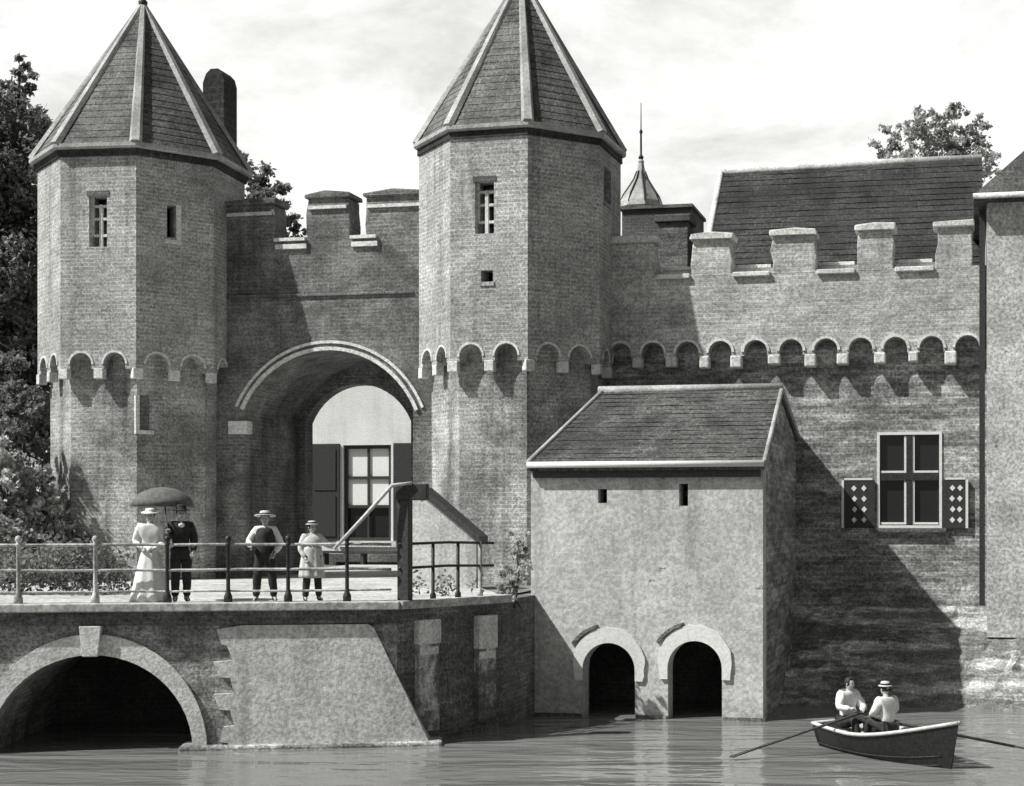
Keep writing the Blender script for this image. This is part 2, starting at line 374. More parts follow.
def tower(name, C, label, wins, lowwin, chimney, TR, OV, DR):
    t = thing(name, label, 'tower', (C.x, C.y, GZ), 0, 'twin gate towers')
    fw = 2*TR*sin(pi/8)
    up = MB()
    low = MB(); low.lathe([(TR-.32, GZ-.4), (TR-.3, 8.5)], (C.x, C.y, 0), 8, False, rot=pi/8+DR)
    trim_list = []
    for k in range(8):
        ph0 = k*pi/4 if k <= 4 else (k-8)*pi/4; phi = ph0+DR
        O, U, N = face_frame(C, TR, phi)
        out, cs = notched(-fw/2, fw/2, ZAR+.24, ZEV, 2, .56, ZAR+.36, .1)
        holes = []
        for (ph, px0, px1, py0, py1, kind) in wins:
            if abs(ph-ph0) < .01:
                a = hit(px0, py1, O, N); b = hit(px1, py0, O, N)
                u0, u1 = (a-O).dot(U), (b-O).dot(U); z0, z1 = a.z, b.z
                holes.append(rect(u0, u1, z0, z1)); trim_list.append((O, U, N, u0, u1, z0, z1, kind))
        up.prism(out, holes, O, U, N, .45, back=1-2*.45*tan(pi/8)/fw)
        for c in cs:
            tr = MB(); arch_trim(tr, O, U, N, c, ZAR+.36, .28, .055, .025); tr.done('arch_trim', M['trim'], t)
        p = (fw-.2)/2
        for q in ((0,) if k else (0,)):
            pass
        for uu in (-fw/2+.06, 0.0):
            w_ = .24
            cb = MB(); cb.obox(O, U, N, uu-w_/2+jit(.015), uu+w_/2, -.2, .015+jit(.01), ZAR, ZAR+.26)
            cb.done('corbel', M['trim'], t, bevel=.02)
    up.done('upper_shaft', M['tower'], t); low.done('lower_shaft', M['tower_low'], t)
    for (O, U, N, u0, u1, z0, z1, kind) in trim_list:
        if kind == 'lattice':
            f = MB()
            uc = (u0+u1)/2; wv = u1-u0
            f.obox(O, U, N, uc-.04, uc+.04, -.22, -.14, z0, z1-.18)
            for q in (.22, .55, .8): f.obox(O, U, N, u0+.03+jit(.03), u1-.05+jit(.04), -.21, -.15, z0+(z1-z0)*q, z0+(z1-z0)*q+.06)
            f.obox(O, U, N, u0-.0, u0+.06, -.2, -.12, z0+.3, z1)
            wf = f.done('window', M['trim'], t, label='window with a broken pale lattice')
            g = MB(); g.obox(O, U, N, u0, u1, -.44, -.4, z0, z1); g.done('pane', M['glass'], wf)
            l = MB(); l.obox(O, U, N, u0-.05, u1+.05, -.1, .02, z1+.003, z1+.13); l.done('lintel', M['inner'], wf)
        elif kind == 'slot':
            f = MB(); f.obox(O, U, N, u1+.003, u1+.12, -.15, .03, z0-.06, z1+.02); f.obox(O, U, N, u0-.06, u1+.12, -.15, .05, z0-.16, z0-.063)
            wf = f.done('window', M['trim'], t, label='narrow slot window with a pale jamb')
        else:
            f = MB(); f.obox(O, U, N, u0-.03, u1+.03, -.2, .03, z0-.09, z0-.003); f.done('sill', M['tower_low'], t)
    for (ph, px0, px1, py0, py1) in lowwin:
        O, U, N = face_frame(C, TR-.31, ph+DR)
        a = hit(px0, py1, O, N); b = hit(px1, py0, O, N); u0, u1 = (a-O).dot(U), (b-O).dot(U)
        f = MB(); f.obox(O, U, N, u0-.1, u0, -.1, .05, a.z, b.z); f.obox(O, U, N, u0-.1, u1+.1, -.1, .07, a.z-.1, a.z-.003); wf = f.done('window', M['trim'], t, label='small blocked window with pale jamb and sill')
        g = MB(); g.obox(O, U, N, u0+.003, u1, -.1, .02, a.z, b.z); g.done('pane', M['inner'], wf)
    # roof
    re = TR+OV
    pr_ = [(re, ZEV-.02)]; nr_ = 22
    for q in range(nr_):
        f0, f1 = q/nr_, (q+1)/nr_
        pr_ += [(re*(1-f0)+.019, ZEV+.05+(ZTIP-ZEV-.05)*f0), (max(.012, re*(1-f1)+.006), ZEV+.05+(ZTIP-ZEV-.05)*f1)]
    r = MB(); r.lathe(pr_, (C.x, C.y, 0), 8, False, rot=pi/8+DR)
    rf = r.done('roof', M['roof'], t)
    for k in range(8):
        a = pi/8+k*pi/4+DR
        p0 = Vector((C.x+(re+.03)*cos(a), C.y+(re+.03)*sin(a), ZEV+.08)); p1 = Vector((C.x, C.y, ZTIP+.02))
        h = MB(); d = (p1-p0).normalized(); sd_ = d.cross(ZZ).normalized(); nn = sd_.cross(d).normalized()
        w0, w1 = .15, .07
        h.hexa([p0-sd_*w0-nn*.05, p0+sd_*w0-nn*.05, p0+sd_*w0*.6+nn*.06, p0-sd_*w0*.6+nn*.06], [p1-sd_*w1-nn*.05, p1+sd_*w1-nn*.05, p1+sd_*w1*.6+nn*.05, p1-sd_*w1*.6+nn*.05])
        h.done('hip_ridge', M['lead'], rf)
    e = MB(); e.lathe([(re-.25, ZEV-.06), (re+.03, ZEV-.06), (re+.07, ZEV-.02), (re+.07, ZEV+.07), (re-.25, ZEV+.14)], (C.x, C.y, 0), 8, False, rot=pi/8+DR); e.done('eave_gutter', M['lead'], rf)
    ec = MB(); ec.lathe([(TR-.3, ZEV-.22), (TR+.05, ZEV-.22), (re-.03, ZEV-.063), (TR-.3, ZEV-.063)], (C.x, C.y, 0), 8, False, rot=pi/8+DR); ec.done('cornice', M['roofdark'], t)
    fi = MB(); fi.lathe([(.1, ZTIP-.1), (.12, ZTIP+.05), (.03, ZTIP+.16), (.02, ZTIP+.5), (.07, ZTIP+.58), (.0, ZTIP+.68)], (C.x, C.y, 0), 10); fi.done('finial', M['iron'], rf)
    if chimney:
        cx, cy = atY(220, WY+2.5), WY+2.5
        z1 = zY(220, 82, WY+2.5)
        c = MB(); c.prism([(-.33, 9.0), (.33, 9.0), (.33, z1-.1), (.27, z1+.12), (.13, z1+.27), (-.1, z1+.27), (-.24, z1+.14), (-.33, z1-.1)], [], Vector((cx, cy-.36, 0)), X_, NF, .72)
        c.done('chimney', M['roofdark'], t, bevel=.02)
    return t
tower('gate_tower', LT, 'octagonal brick gate tower beside the trees, with a chimney behind its pointed roof', [(0, 89, 107, 196, 247, 'lattice'), (pi/4, 167, 176, 206, 237, 'slot')], [(pi/4, 139, 149, 396, 430)], True, 2.56, .14, radians(4.5))
tower('gate_tower', RTW, 'octagonal brick gate tower between the gateway and the long wall, behind the mill house', [(0, 475, 494, 181, 234, 'lattice'), (0, 481, 493, 270, 282, 'hole'), (pi/2, 604, 611, 172, 201, 'hole')], [], False, 2.5, .07, radians(-2))

# ------------------------------------------------------------------ gate wall with arch
def mid(px, py, Y): return zY(px, py, Y)
xa0, xa1 = atY(245, WY), atY(413, WY); zsp = zY(260, 409, WY); zcr = zY(333, 351, WY)
hw = (xa1-xa0)/2; xc = (xa0+xa1)/2; rise = zcr-zsp; rr = (hw*hw+rise*rise)/(2*rise); czc = zcr-rr; a0 = atan2(zsp-czc, hw)
gt = thing('gate_wall', 'dark brick wall with battlements and a wide arched gateway between the two towers', 'gatehouse', (xc, WY+1.7, GZ))
zs1 = zY(330, 236, WY)
m = MB()
archp = [(xa1, GZ-.4)]+arc(xc, czc, rr, a0, pi-a0, 24)+[(xa0, GZ-.4)]
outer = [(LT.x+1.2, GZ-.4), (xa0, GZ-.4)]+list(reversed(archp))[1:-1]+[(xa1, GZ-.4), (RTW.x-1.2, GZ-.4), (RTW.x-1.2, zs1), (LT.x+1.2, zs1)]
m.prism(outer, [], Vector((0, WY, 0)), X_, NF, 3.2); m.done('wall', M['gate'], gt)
# narrower inner arch at the back of the passage
yr = WY+3.203
xb0, xb1 = atY(305, yr), atY(411, yr); zt = zY(360, 384, yr); hb = (xb1-xb0)/2; rb = hb*1.08; cb_ = zt-rb; ab = math.acos(hb/rb)
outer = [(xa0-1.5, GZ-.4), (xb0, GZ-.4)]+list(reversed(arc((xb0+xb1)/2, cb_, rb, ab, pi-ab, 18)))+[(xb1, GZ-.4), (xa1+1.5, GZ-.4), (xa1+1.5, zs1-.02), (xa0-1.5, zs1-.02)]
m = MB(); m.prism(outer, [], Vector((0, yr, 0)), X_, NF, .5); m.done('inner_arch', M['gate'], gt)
# mouldings over the arch
for off, wd, pr in ((.02, .09, .07), (.2, .07, .05)):
    h = MB(); ext = .05
    pts = arc(xc, czc, rr+off+wd, a0-ext, pi-a0+ext*.2, 26)+arc(xc, czc, rr+off, pi-a0+ext*.2, a0-ext, 26)
    h.prism(pts, [], Vector((0, WY, 0))+NF*pr, X_, NF, pr+.05); h.done('hood_mould', M['trim'] if off < .1 else M['ring'], gt)
im = MB(); zi = zY(240, 428, WY); im.box(atY(230, WY), atY(249, WY), WY-.12, WY+.2, zi-.16, zi+.18); im.done('impost_block', M['trim'], gt, bevel=.02)
pp = MB(); pp.box(atY(254, WY), atY(262, WY), WY-.06, WY+.3, GZ, zi-.4); 
# battlements
for (p0, p1, py) in ((226, 275, 205), (307, 350, 198), (366, 424, 196)):
    x0, x1 = atY(p0, WY), atY(p1, WY); zt_ = zY((p0+p1)/2, py, WY)
    a = MB(); a.prism(chipped(x0, x1, zs1-.05, zt_+.03), [], Vector((0, WY-.004, 0)), X_, NF, .7)
    mo = a.done('merlon', M['gate'], gt, bevel=.03)
    c = MB(); c.prism([(x0-.05, zt_-.0), (x1+.05, zt_-.0), (x1+.05+jit(.04), zt_+.13+jit(.03)), ((x0+x1)/2+jit(.1), zt_+.17+jit(.03)), (x0-.05+jit(.04), zt_+.12+jit(.03))], [], Vector((0, WY-.08, 0)), X_, NF, .83); c.done('cap', M['gate'], mo, bevel=.03)
    s2 = MB(); s2.box(x0+.05, x1-.08, WY-.07, WY+.02, zt_-.28, zt_-.2); s2.done('string_course', M['ring'], mo)
for (p0, p1) in ((274, 307), (350, 378)):
    x0, x1 = atY(p0, WY), atY(p1, WY)
    c = MB(); c.box(x0+.03, x1-.03, WY-.1, WY+.1, zs1-.1, zs1-.02); c.box(x0+.06, x1, WY-.07, WY+.1, zs1-.3, zs1-.18); c.done('crenel_sill', M['trim'], gt)
st = MB(); zz = zY(320, 296, WY); st.box(LT.x+2.3, atY(413, WY), WY-.05, WY+.05, zz, zz+.07); st.done('string_course', M['gate'], gt)

# ------------------------------------------------------------------ white house behind the gateway
HY = 48.0
x0, x1 = atY(262, HY), atY(470, HY)
hs = thing('white_house', 'whitewashed house with a tall shuttered sash window, seen through the gateway', 'house', ((x0+x1)/2, HY+3, GZ))
wx0, wx1 = atY(343, HY), atY(391, HY); wz0, wz1 = zY(367, 541, HY), zY(367, 445, HY)
m = MB(); m.prism(rect(x0, x1, GZ-.3, 9.6), [rect(wx0, wx1, wz0, wz1)], Vector((0, HY, 0)), X_, NF, .35)
m.box(x0, x0+.3, HY+.353, HY+6, GZ-.3, 9.6); m.box(x1-.3, x1, HY+.353, HY+6, GZ-.3, 9.6); m.box(x0+.303, x1-.303, HY+5.7, HY+6, GZ-.3, 9.6)
m.done('wall', M['white'], hs)
m = MB(); yo, ye = HY-.35, HY+6.35; zr = 11.6
m.add([(x0-.3, yo, 9.5), (x1+.3, yo, 9.5), (x1+.3, ye, 9.5), (x0-.3, ye, 9.5), (x0-.3, HY+3, zr), (x1+.3, HY+3, zr)], [(0, 1, 5, 4), (2, 3, 4, 5), (0, 4, 3), (1, 2, 5), (3, 2, 1, 0)]); m.done('roof', M['roofdark'], hs)
m = MB()
def frame(m, x0, x1, z0, z1, y, t=.09, d=.12):
    m.box(x0, x1, y, y+d, z0, z0+t); m.box(x0, x1, y, y+d, z1-t, z1); m.box(x0, x0+t, y, y+d, z0+t+.001, z1-t-.001); m.box(x1-t, x1, y, y+d, z0+t+.001, z1-t-.001)
frame(m, wx0, wx1, wz0, wz1, HY+.1, .12)
xm = (wx0+wx1)/2
for fz in (.36, .66): m.box(wx0+.12, wx1-.12, HY+.11, HY+.18, wz0+(wz1-wz0)*fz-.05, wz0+(wz1-wz0)*fz+.05)
m.box(xm-.035, xm+.035, HY+.12, HY+.17, wz0+.12, wz1-.12)
wn = m.done('window', M['shut'], hs)
m = MB(); m.box(wx0+.1, wx1-.1, HY+.185, HY+.2, wz0+(wz1-wz0)*.36, wz1-.1); m.done('curtain', M['curtain'], wn)  # no curtain, a white sheet paints in the bright reflection of the upper panes
m = MB(); m.box(wx0+.1, wx1-.1, HY+.24, HY+.245, wz0+.1, wz0+(wz1-wz0)*.36-.05); m.done('pane', M['glass'], wn)
m = MB(); m.box(wx0-.15, wx1+.25, HY-.2, HY+.1, wz0-.2, wz0-.003); m.done('sill', M['trim'], wn)
for (p0, p1) in ((312, 340), (394, 416)):
    m = MB(); a, b = atY(p0, HY), atY(p1, HY)
    m.box(a, b, HY-.07, HY-.003, wz0, wz1+.05); m.box(a+.12, b-.12, HY-.1, HY-.073, wz0+.15, (wz0+wz1)/2-.1); m.box(a+.12, b-.12, HY-.1, HY-.073, (wz0+wz1)/2+.1, wz1-.12); m.done('shutter', M['shut'], hs)
m = MB(); m.box(x0-.02, x1+.02, HY-.12, HY-.003, GZ-.2, GZ+.35); m.done('plinth', M['gate'], hs)
m = MB(); m.box(atY(330, HY), atY(412, HY), HY-.75, HY-.3, GZ+.38, GZ+.46)
for q in (332, 370, 408): m.box(atY(q, HY)-.05, atY(q, HY)+.05, HY-.7, HY-.35, GZ, GZ+.377)
props(m.done('bench', M['wood']), 'low dark wooden bench under the tall window of the white house', 'bench')

# ------------------------------------------------------------------ curtain wall (water side)
wx_end = 72.0 if False else atY(1180, WY)
cw = thing('curtain_wall', 'long battlemented river wall with a row of small corbelled arches and a cross window, behind the boat', 'wall', ((RTW.x+wx_end)/2, WY+.6, 0))
CZ = 7.80; zc = zY(800, 271, WY)
pitch = (atY(968, WY)-atY(620, WY))/10
u0 = atY(620, WY)-pitch*1.5; nb = 14; u1 = u0+pitch*nb
out, cs = notched(u0, u1, CZ+.27, zc, nb, .56, CZ+.36, 0)
up = MB(); up.prism(out, [], Vector((0, WY, 0)), X_, NF, 1.0)
up.box(u1+.003, wx_end, WY, WY+1, CZ+.27, zc)
up.done('upper_wall', M['upper'], cw)
for i, c in enumerate(cs):
    if i == 0: continue
    tr = MB(); arch_trim(tr, Vector((0, WY, 0)), X_, NF, c, CZ+.36, .28, .065, .03); tr.done('arch_trim', M['trim'], cw)
    cb = MB(); cb.obox(Vector((c+pitch/2, WY, 0)), X_, NF, -.14+jit(.04), .14+jit(.04), -.3, .02+jit(.02), CZ+jit(.05), CZ+.29); cb.done('corbel', M['trim'], cw, bevel=.04)
for (p0, p1, py) in ((606, 655, 242), (692, 731, 238), (772, 815, 234), (857, 893, 229), (936, 972, 226), (1010, 1050, 224)):
    x0, x1 = atY(p0, WY), atY(p1, WY); zt_ = zY((p0+p1)/2, py, WY)
    a = MB(); a.prism(chipped(x0, x1, zc-.05, zt_, .05), [], Vector((0, WY-.004, 0)), X_, NF, .6)
    mo = a.done('merlon', M['upper'], cw, bevel=.03)
    c = MB(); c.prism([(x0-.06, zt_-.03), (x1+.06, zt_-.03), (x1+.05+jit(.04), zt_+.1+jit(.03)), ((x0+x1)/2+jit(.1), zt_+.14+jit(.03)), (x0-.05+jit(.04), zt_+.1+jit(.03))], [], Vector((0, WY-.1, 0)), X_, NF, .76); c.done('cap', M['trim'], mo, bevel=.03)
    if p0 < 935:
        c = MB(); xe = atY({606: 692, 692: 772, 772: 857, 857: 936}[p0], WY); c.box(x1+.05, xe-.05, WY-.09, WY+.5, zc-.1, zc+.015); c.done('crenel_sill', M['trim'], cw, bevel=.02)
        c = MB(); c.box(x1+.02, xe-.02, WY+.55, WY+.99, zc+.003, zc+.2); c.box(x1+.1, xe-.1, WY+.5, WY+.6, zc+.2, zc+.28); c.done('crenel_step', M['ring'], cw)
# lower wall with window
LY = WY+.36
zq = 2.05
fx0, fx1 = atY(877, LY), atY(942, LY); fz0, fz1 = zY(908, 528, LY), zY(908, 432, LY)
lw = MB(); lw.prism(rect(RTW.x+1.0, wx_end, -.6, CZ+1.0), [rect(fx0, fx1, fz0, fz1)], Vector((0, LY, 0)), X_, NF, .7); lw.done('lower_wall', M['lower'], cw)
m = MB(); fy = LY-.03
frame(m, fx0, fx1, fz0, fz1, fy, .065, .16)
xm = (fx0+fx1)/2; zt_ = fz0+(fz1-fz0)*.535
wn = m.done('window', M['paint'], cw, label='white framed cross window with four dark lights')
m = MB(); m.box(xm-.07, xm+.07, fy+.01, fy+.13, fz0+.087, zt_-.092); m.box(xm-.07, xm+.07, fy+.01, fy+.13, zt_+.092, fz1-.087); m.done('mullion', M['iron'], wn)
m = MB(); m.box(fx0+.087, fx1-.087, fy+.005, fy+.14, zt_-.09, zt_+.09); m.done('transom', M['iron'], wn)
for (a, b) in ((fx0+.087, xm-.073), (xm+.073, fx1-.087)):
    for (c, d, up_) in ((fz0+.087, zt_-.093, 0), (zt_+.093, fz1-.087, 1)):
        m = MB()
        t = .05
        inner = a > xm-.1
        m.box((a if inner else b-t), (a+t if inner else b), fy+.03, fy+.09, c, d)
        m.box(a+(t+.002 if inner else 0), b-(0 if inner else t+.002), fy+.03, fy+.09, c, c+(t if not up_ else .05))
        m.done('casement', M['paint'], wn)
m = MB(); m.box(fx0+.05, fx1-.05, fy+.12, fy+.125, fz0+.05, fz1-.05); m.done('pane', M['glass'], wn)
m = MB(); m.box(fx0+.01, fx1-.01, LY+.5, LY+.69, fz0, fz1); m.done('curtain', M['inner'], wn)
m = MB(); m.box(fx0-.1, fx1+.1, LY-.14, LY+.1, fz0-.1, fz0-.003); m.done('sill', M['inner'], wn)
for (p0, p1, side) in ((842, 875, 0), (943, 968, 1)):
    a, b = atY(p0, LY), atY(p1, LY); c, d = zY(908, 528, LY), zY(908, 480, LY)
    m = MB(); m.box(a, b, LY-.09, LY-.035, c, d); sh = m.done('shutter', M['shut'], cw)
    m = MB(); e = .055
    m.box((a-.003 if not side else b-e), (a+e if not side else b+.003), LY-.11, LY-.03, c, d); m.box(a+.06, b-.06, LY-.1, LY-.03, d+.003, d+.05); m.done('edge_strip', M['paint'], sh)
    m = MB()
    for i in range(2):
        for j in range(4):
            ux = a+(b-a)*(.38 if i == 0 else .68)+jit(.01); uz = c+(d-c)*(.17+.22*j)
            m.hexa([(ux, LY-.1, uz-.075), (ux+.065, LY-.1, uz), (ux, LY-.1, uz+.075), (ux-.065, LY-.1, uz)], [(ux, LY-.092, uz-.075), (ux+.065, LY-.092, uz), (ux, LY-.092, uz+.075), (ux-.065, LY-.092, uz)])
    m.done('lozenge_panel', M['paint'], sh)
# sloping stone revetment at the wall foot
m = MB(); xs = atY(735, 34); nx, ny = 60, 14; vs = []; fs = []
for j in range(ny+1):
    for i in range(nx+1):
        t = j/ny; st_ = math.floor(t*7)/7*.6+t*.4
        x = xs+(wx_end+2-xs)*i/nx
        vs.append((x, 32.7+(LY-.02-32.7)*t+jit(.07)*(0 < j < ny), -.35+(zq+.35)*st_+jit(.05)*(0 < j < ny)))
for j in range(ny):
    for i in range(nx): q = j*(nx+1)+i; fs.append((q, q+1, q+nx+2, q+nx+1))
m.add(vs, fs); props(m.done('revetment', M['revet']), 'rough sloping stone bank at the foot of the river wall, behind the boat', 'embankment')

# ------------------------------------------------------------------ mill house
MY = 30.3
x0, x1 = atY(531, MY), atY(763, MY)
ml = thing('mill_house', 'plastered mill house with tiled roof and two dark water arches, standing in the river', 'mill', ((x0+x1)/2, MY+2.7, 0))
zev = zY(650, 462, MY); RY = MY+2.75
zrd = zY(690, 390, RY)
holes = []; out = [(x0, -.8)]
AR = []
for (p0, p1, py) in ((583, 635, 643), (668, 722, 641)):
    a, b = atY(p0, MY), atY(p1, MY); zt_ = zY((p0+p1)/2, py, MY); r_ = (b-a)/2; AR.append(((a+b)/2, zt_-r_, r_))
    out += [(a, -.8)]+arc((a+b)/2, zt_-r_, r_, pi, 0, 16)+[(b, -.8)]
out += [(x1, -.8), (x1, zev), (x0, zev)]
sl = []
for (p0, p1, py0, py1) in ((598, 607, 489, 503), (679, 688, 484, 506)):
    sl.append(rect(atY(p0, MY), atY(p1, MY), zY(600, py1, MY), zY(600, py0, MY)))
m = MB(); m.prism(out, sl, Vector((0, MY, 0)), X_, NF, .5)
m.box(x0, x0+.45, MY+.503, LY-.01, -.8, zev)
m.done('wall', M['plaster'], ml)
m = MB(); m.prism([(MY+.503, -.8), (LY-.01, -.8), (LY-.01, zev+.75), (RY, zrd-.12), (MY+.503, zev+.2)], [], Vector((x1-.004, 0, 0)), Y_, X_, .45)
m.done('gable_wall', M['lower'], ml, label='gable wall with its shade put into darker brick')  # darker brick than the front paints in this side's shade
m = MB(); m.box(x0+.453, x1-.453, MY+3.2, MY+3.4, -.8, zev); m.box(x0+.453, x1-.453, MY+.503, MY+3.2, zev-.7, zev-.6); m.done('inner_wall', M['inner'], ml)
for (c, zs, r_) in AR:
    g = MB(); wd = .42
    ob = [(c+(r_+.2+.13*sin(max(0, min(pi, t))))*cos(t), zs+(r_+.2+.13*sin(max(0, min(pi, t))))*sin(t)) for t in [-.3+(pi+.6)*q/24 for q in range(25)]]; ob = [(c+(p-c)*(1+jit(.02)), zs+(q-zs)*(1+jit(.02))) for p, q in ob]
    g.prism(ob+[(c-r_-.004, ob[-1][1])]+arc(c, zs, r_+.004, pi, 0, 20)+[(c+r_+.004, ob[0][1])], [], Vector((0, MY, 0))+NF*.05, X_, NF, .1)
    g.done('arch_surround', M['white'], ml)
    g = MB(); wd = .16
    g.prism(arc(c, zs, r_+.41, radians(104), radians(146), 8)+arc(c, zs, r_+.34, radians(142), radians(108), 8), [], Vector((0, MY, 0))+NF*.07, X_, NF, .1)
    g.done('hood_fragment', M['darkwall'], ml)
# roof: hipped on the tower side, gable on the river side
hipx = atY(603, RY)
xl, xr = x0-.03, x1+.05; yf = MY-.16; zf = zev-.02; yb = LY-.02; zb = zev+.85
m = MB(); th = .16
A, B, C_, D = (xl, yf, zf), (xr, yf, zf), (xr, RY, zrd), (hipx, RY, zrd); E, G = (xr, yb, zb), (xl, yb, zb)
dn = lambda p: (p[0], p[1], p[2]-th)
P = [A, B, C_, D, E, G]; Q = [dn(p) for p in P]
m.add(P+Q, [(0, 1, 2, 3), (3, 2, 4, 5), (0, 3, 5), (6, 9, 8, 7), (9, 11, 10, 8), (6, 11, 9), (0, 6, 7, 1), (1, 7, 8, 2), (2, 8, 10, 4), (5, 4, 10, 11), (0, 5, 11, 6)])
def courses(m, A, B, C_, D, n, up=.03):
    A, B, C_, D = [Vector(q) for q in (A, B, C_, D)]; nn = (B-A).cross(D-A).normalized()
    for q in range(n):
        f0, f1 = q/n, (q+1)/n
        a, b, c, d = A+(D-A)*f0, B+(C_-B)*f0, B+(C_-B)*f1, A+(D-A)*f1
        k_ = 14; sag = [jit(.012) for _ in range(k_+1)]
        for u in range(k_):
            p = lambda A_, B_, w_: A_+(B_-A_)*(w_/k_)
            l0, l1 = p(a, b, u)+nn*(up+.006+sag[u]), p(a, b, u+1)+nn*(up+.006+sag[u+1]); h0, h1 = p(d, c, u)+nn*.006, p(d, c, u+1)+nn*.006
            m.add([l0, l1, h1, h0, p(a, b, u)+nn*.003, p(a, b, u+1)+nn*.003], [(0, 1, 2, 3), (4, 5, 1, 0)])
courses(m, A, B, C_, D, 17, .012)
rf = m.done('roof', M['roofmill'], ml)
m = MB(); m.tube([(hipx-.1, RY, zrd+.02), (xr+.02, RY, zrd+.02)], .1, 8); m.done('ridge', M['lead'], rf)
m = MB(); m.tube([(xl, yf, zf+.02), (hipx, RY, zrd+.02)], .05, 6); m.done('hip_ridge', M['lead'], rf)
m = MB(); m.tube([(xr, yf, zf), (xr, RY, zrd)], .055, 6); m.tube([(xr, RY, zrd), (xr, yb, zb)], .055, 6); m.done('verge', M['lead'], rf)
m = MB(); m.tube([(xl, yf-.02, zf-.03), (xr, yf-.02, zf-.03)], .065, 8); m.done('gutter', M['paint'], rf)
m = MB(); m.box(xl+.1, xr-.1, MY-.1, MY-.003, zev-.32, zev-.18); m.done('eave_board', M['wood'], ml)
m = MB(); m.box(x0-.05, x1+.06, MY-.08, MY-.003, -.5, .06); 
for (a, b) in ((x0-.05, AR[0][0]-AR[0][2]-.02), (AR[0][0]+AR[0][2]+.02, AR[1][0]-AR[1][2]-.02), (AR[1][0]+AR[1][2]+.02, x1+.05)): mm = MB(); mm.box(a, b, MY-.07, MY-.003, -.5, .07); mm.done('footing', M['darkwall'], ml)

# ------------------------------------------------------------------ hall with big roof behind the curtain wall
yE, yR = 38.4, 42.4
hx0, hx1 = atY(722, yR), atY(982, yR)-6
zE = 9.6; zR = zY(850, 166, yR)
hl = thing('hall', 'hall with a large dark tiled roof rising above the battlements', 'building', ((hx0+hx1)/2, yR, GZ))
m = MB()
xg = hx0
m.add([(xg, yE, zE), (hx1+6, yE, zE), (hx1+6, yR, zR), (xg, yR, zR), (xg, 2*yR-yE, zE), (hx1+6, 2*yR-yE, zE)], [(0, 1, 2, 3), (3, 2, 5, 4), (0, 4, 5, 1), (1, 5, 2), (0, 3, 4)])
courses(m, (xg, yE, zE), (hx1+6, yE, zE), (hx1+6, yR, zR), (xg, yR, zR), 24, .016)
rf = m.done('roof', M['roofdark'], hl)
m = MB(); m.tube([(xg-.1, yR, zR+.02), (hx1+6, yR, zR+.02)], .14, 8); m.done('ridge', M['ring'], rf)
m = MB(); m.tube([(xg-.03, yE, zE+.02), (xg-.03, yR, zR+.02)], .09, 6); m.done('verge', M['ring'], rf)
m = MB(); m.box(xg+.3, hx1+5.8, yE+.4, 2*yR-yE-.4, GZ-.3, zE-.01); m.done('wall', M['gate'], hl)

# ------------------------------------------------------------------ turret with ogee cap
TY = 44.0
xa, xb = atY(622, TY), atY(691, TY); zt_ = zY(650, 209, TY)
tu = thing('cupola_tower', 'small dark brick tower with a pale ogee cap and needle spire, behind the battlements', 'tower', ((xa+xb)/2, TY+1, GZ))
m = MB(); m.box(xa, xb, TY, TY+2.2, GZ-.3, zt_); m.done('wall', M['inner'], tu)
m = MB(); m.box(xa-.08, xb+.06, TY-.08, TY+2.28, zt_+.003, zt_+.1); m.done('cornice', M['darkwall'], tu)
cx = atY(641, TY+.9); zb = zt_+.1
m = MB(); k = 33.
m.lathe([(.62, zb), (.64, zb+.08), (.70, zb+.12), (.66, zb+.3), (.55, zb+.5), (.38, zb+.75), (.22, zb+1.0), (.13, zb+1.25), (.09, zb+1.5), (.10, zb+1.56), (.06, zb+1.62)], (cx, TY+.9, 0), 8, False, rot=pi/8)
cp = m.done('ogee_cap', M['lead'], tu)
m = MB(); m.lathe([(.06, zb+1.62), (.09, zb+1.68), (.035, zb+1.76), (.03, zb+2.4), (.06, zb+2.46), (.02, zb+2.55), (.012, zb+3.35), (0, zb+3.36)], (cx, TY+.9, 0), 8); m.done('spire', M['iron'], cp)
for q in range(8):
    a = pi/8+q*pi/4
    m = MB(); m.tube([(cx+r*cos(a), TY+.9+r*sin(a), z) for r, z in ((.66, zb+.14), (.645, zb+.28), (.56, zb+.5), (.39, zb+.75), (.23, zb+1.0), (.13, zb+1.25))], .03, 5); m.done('rib', M['iron'], cp)
cxx = atY(675, 41.0); zt2 = zY(675, 217, 41)
ch = thing('chimney_stack', 'squat dark brick chimney between the cupola tower and the big roof', 'chimney', (cxx, 41, GZ))
m = MB(); m.box(cxx-.42, cxx+.42, 40.7, 41.5, GZ-.2, zt2-.2); m.done('stack', M['darkwall'], ch, bevel=.02)
m = MB(); m.box(cxx-.5, cxx+.5, 40.62, 41.58, zt2-.197, zt2); m.done('cap', M['inner'], ch, bevel=.02)

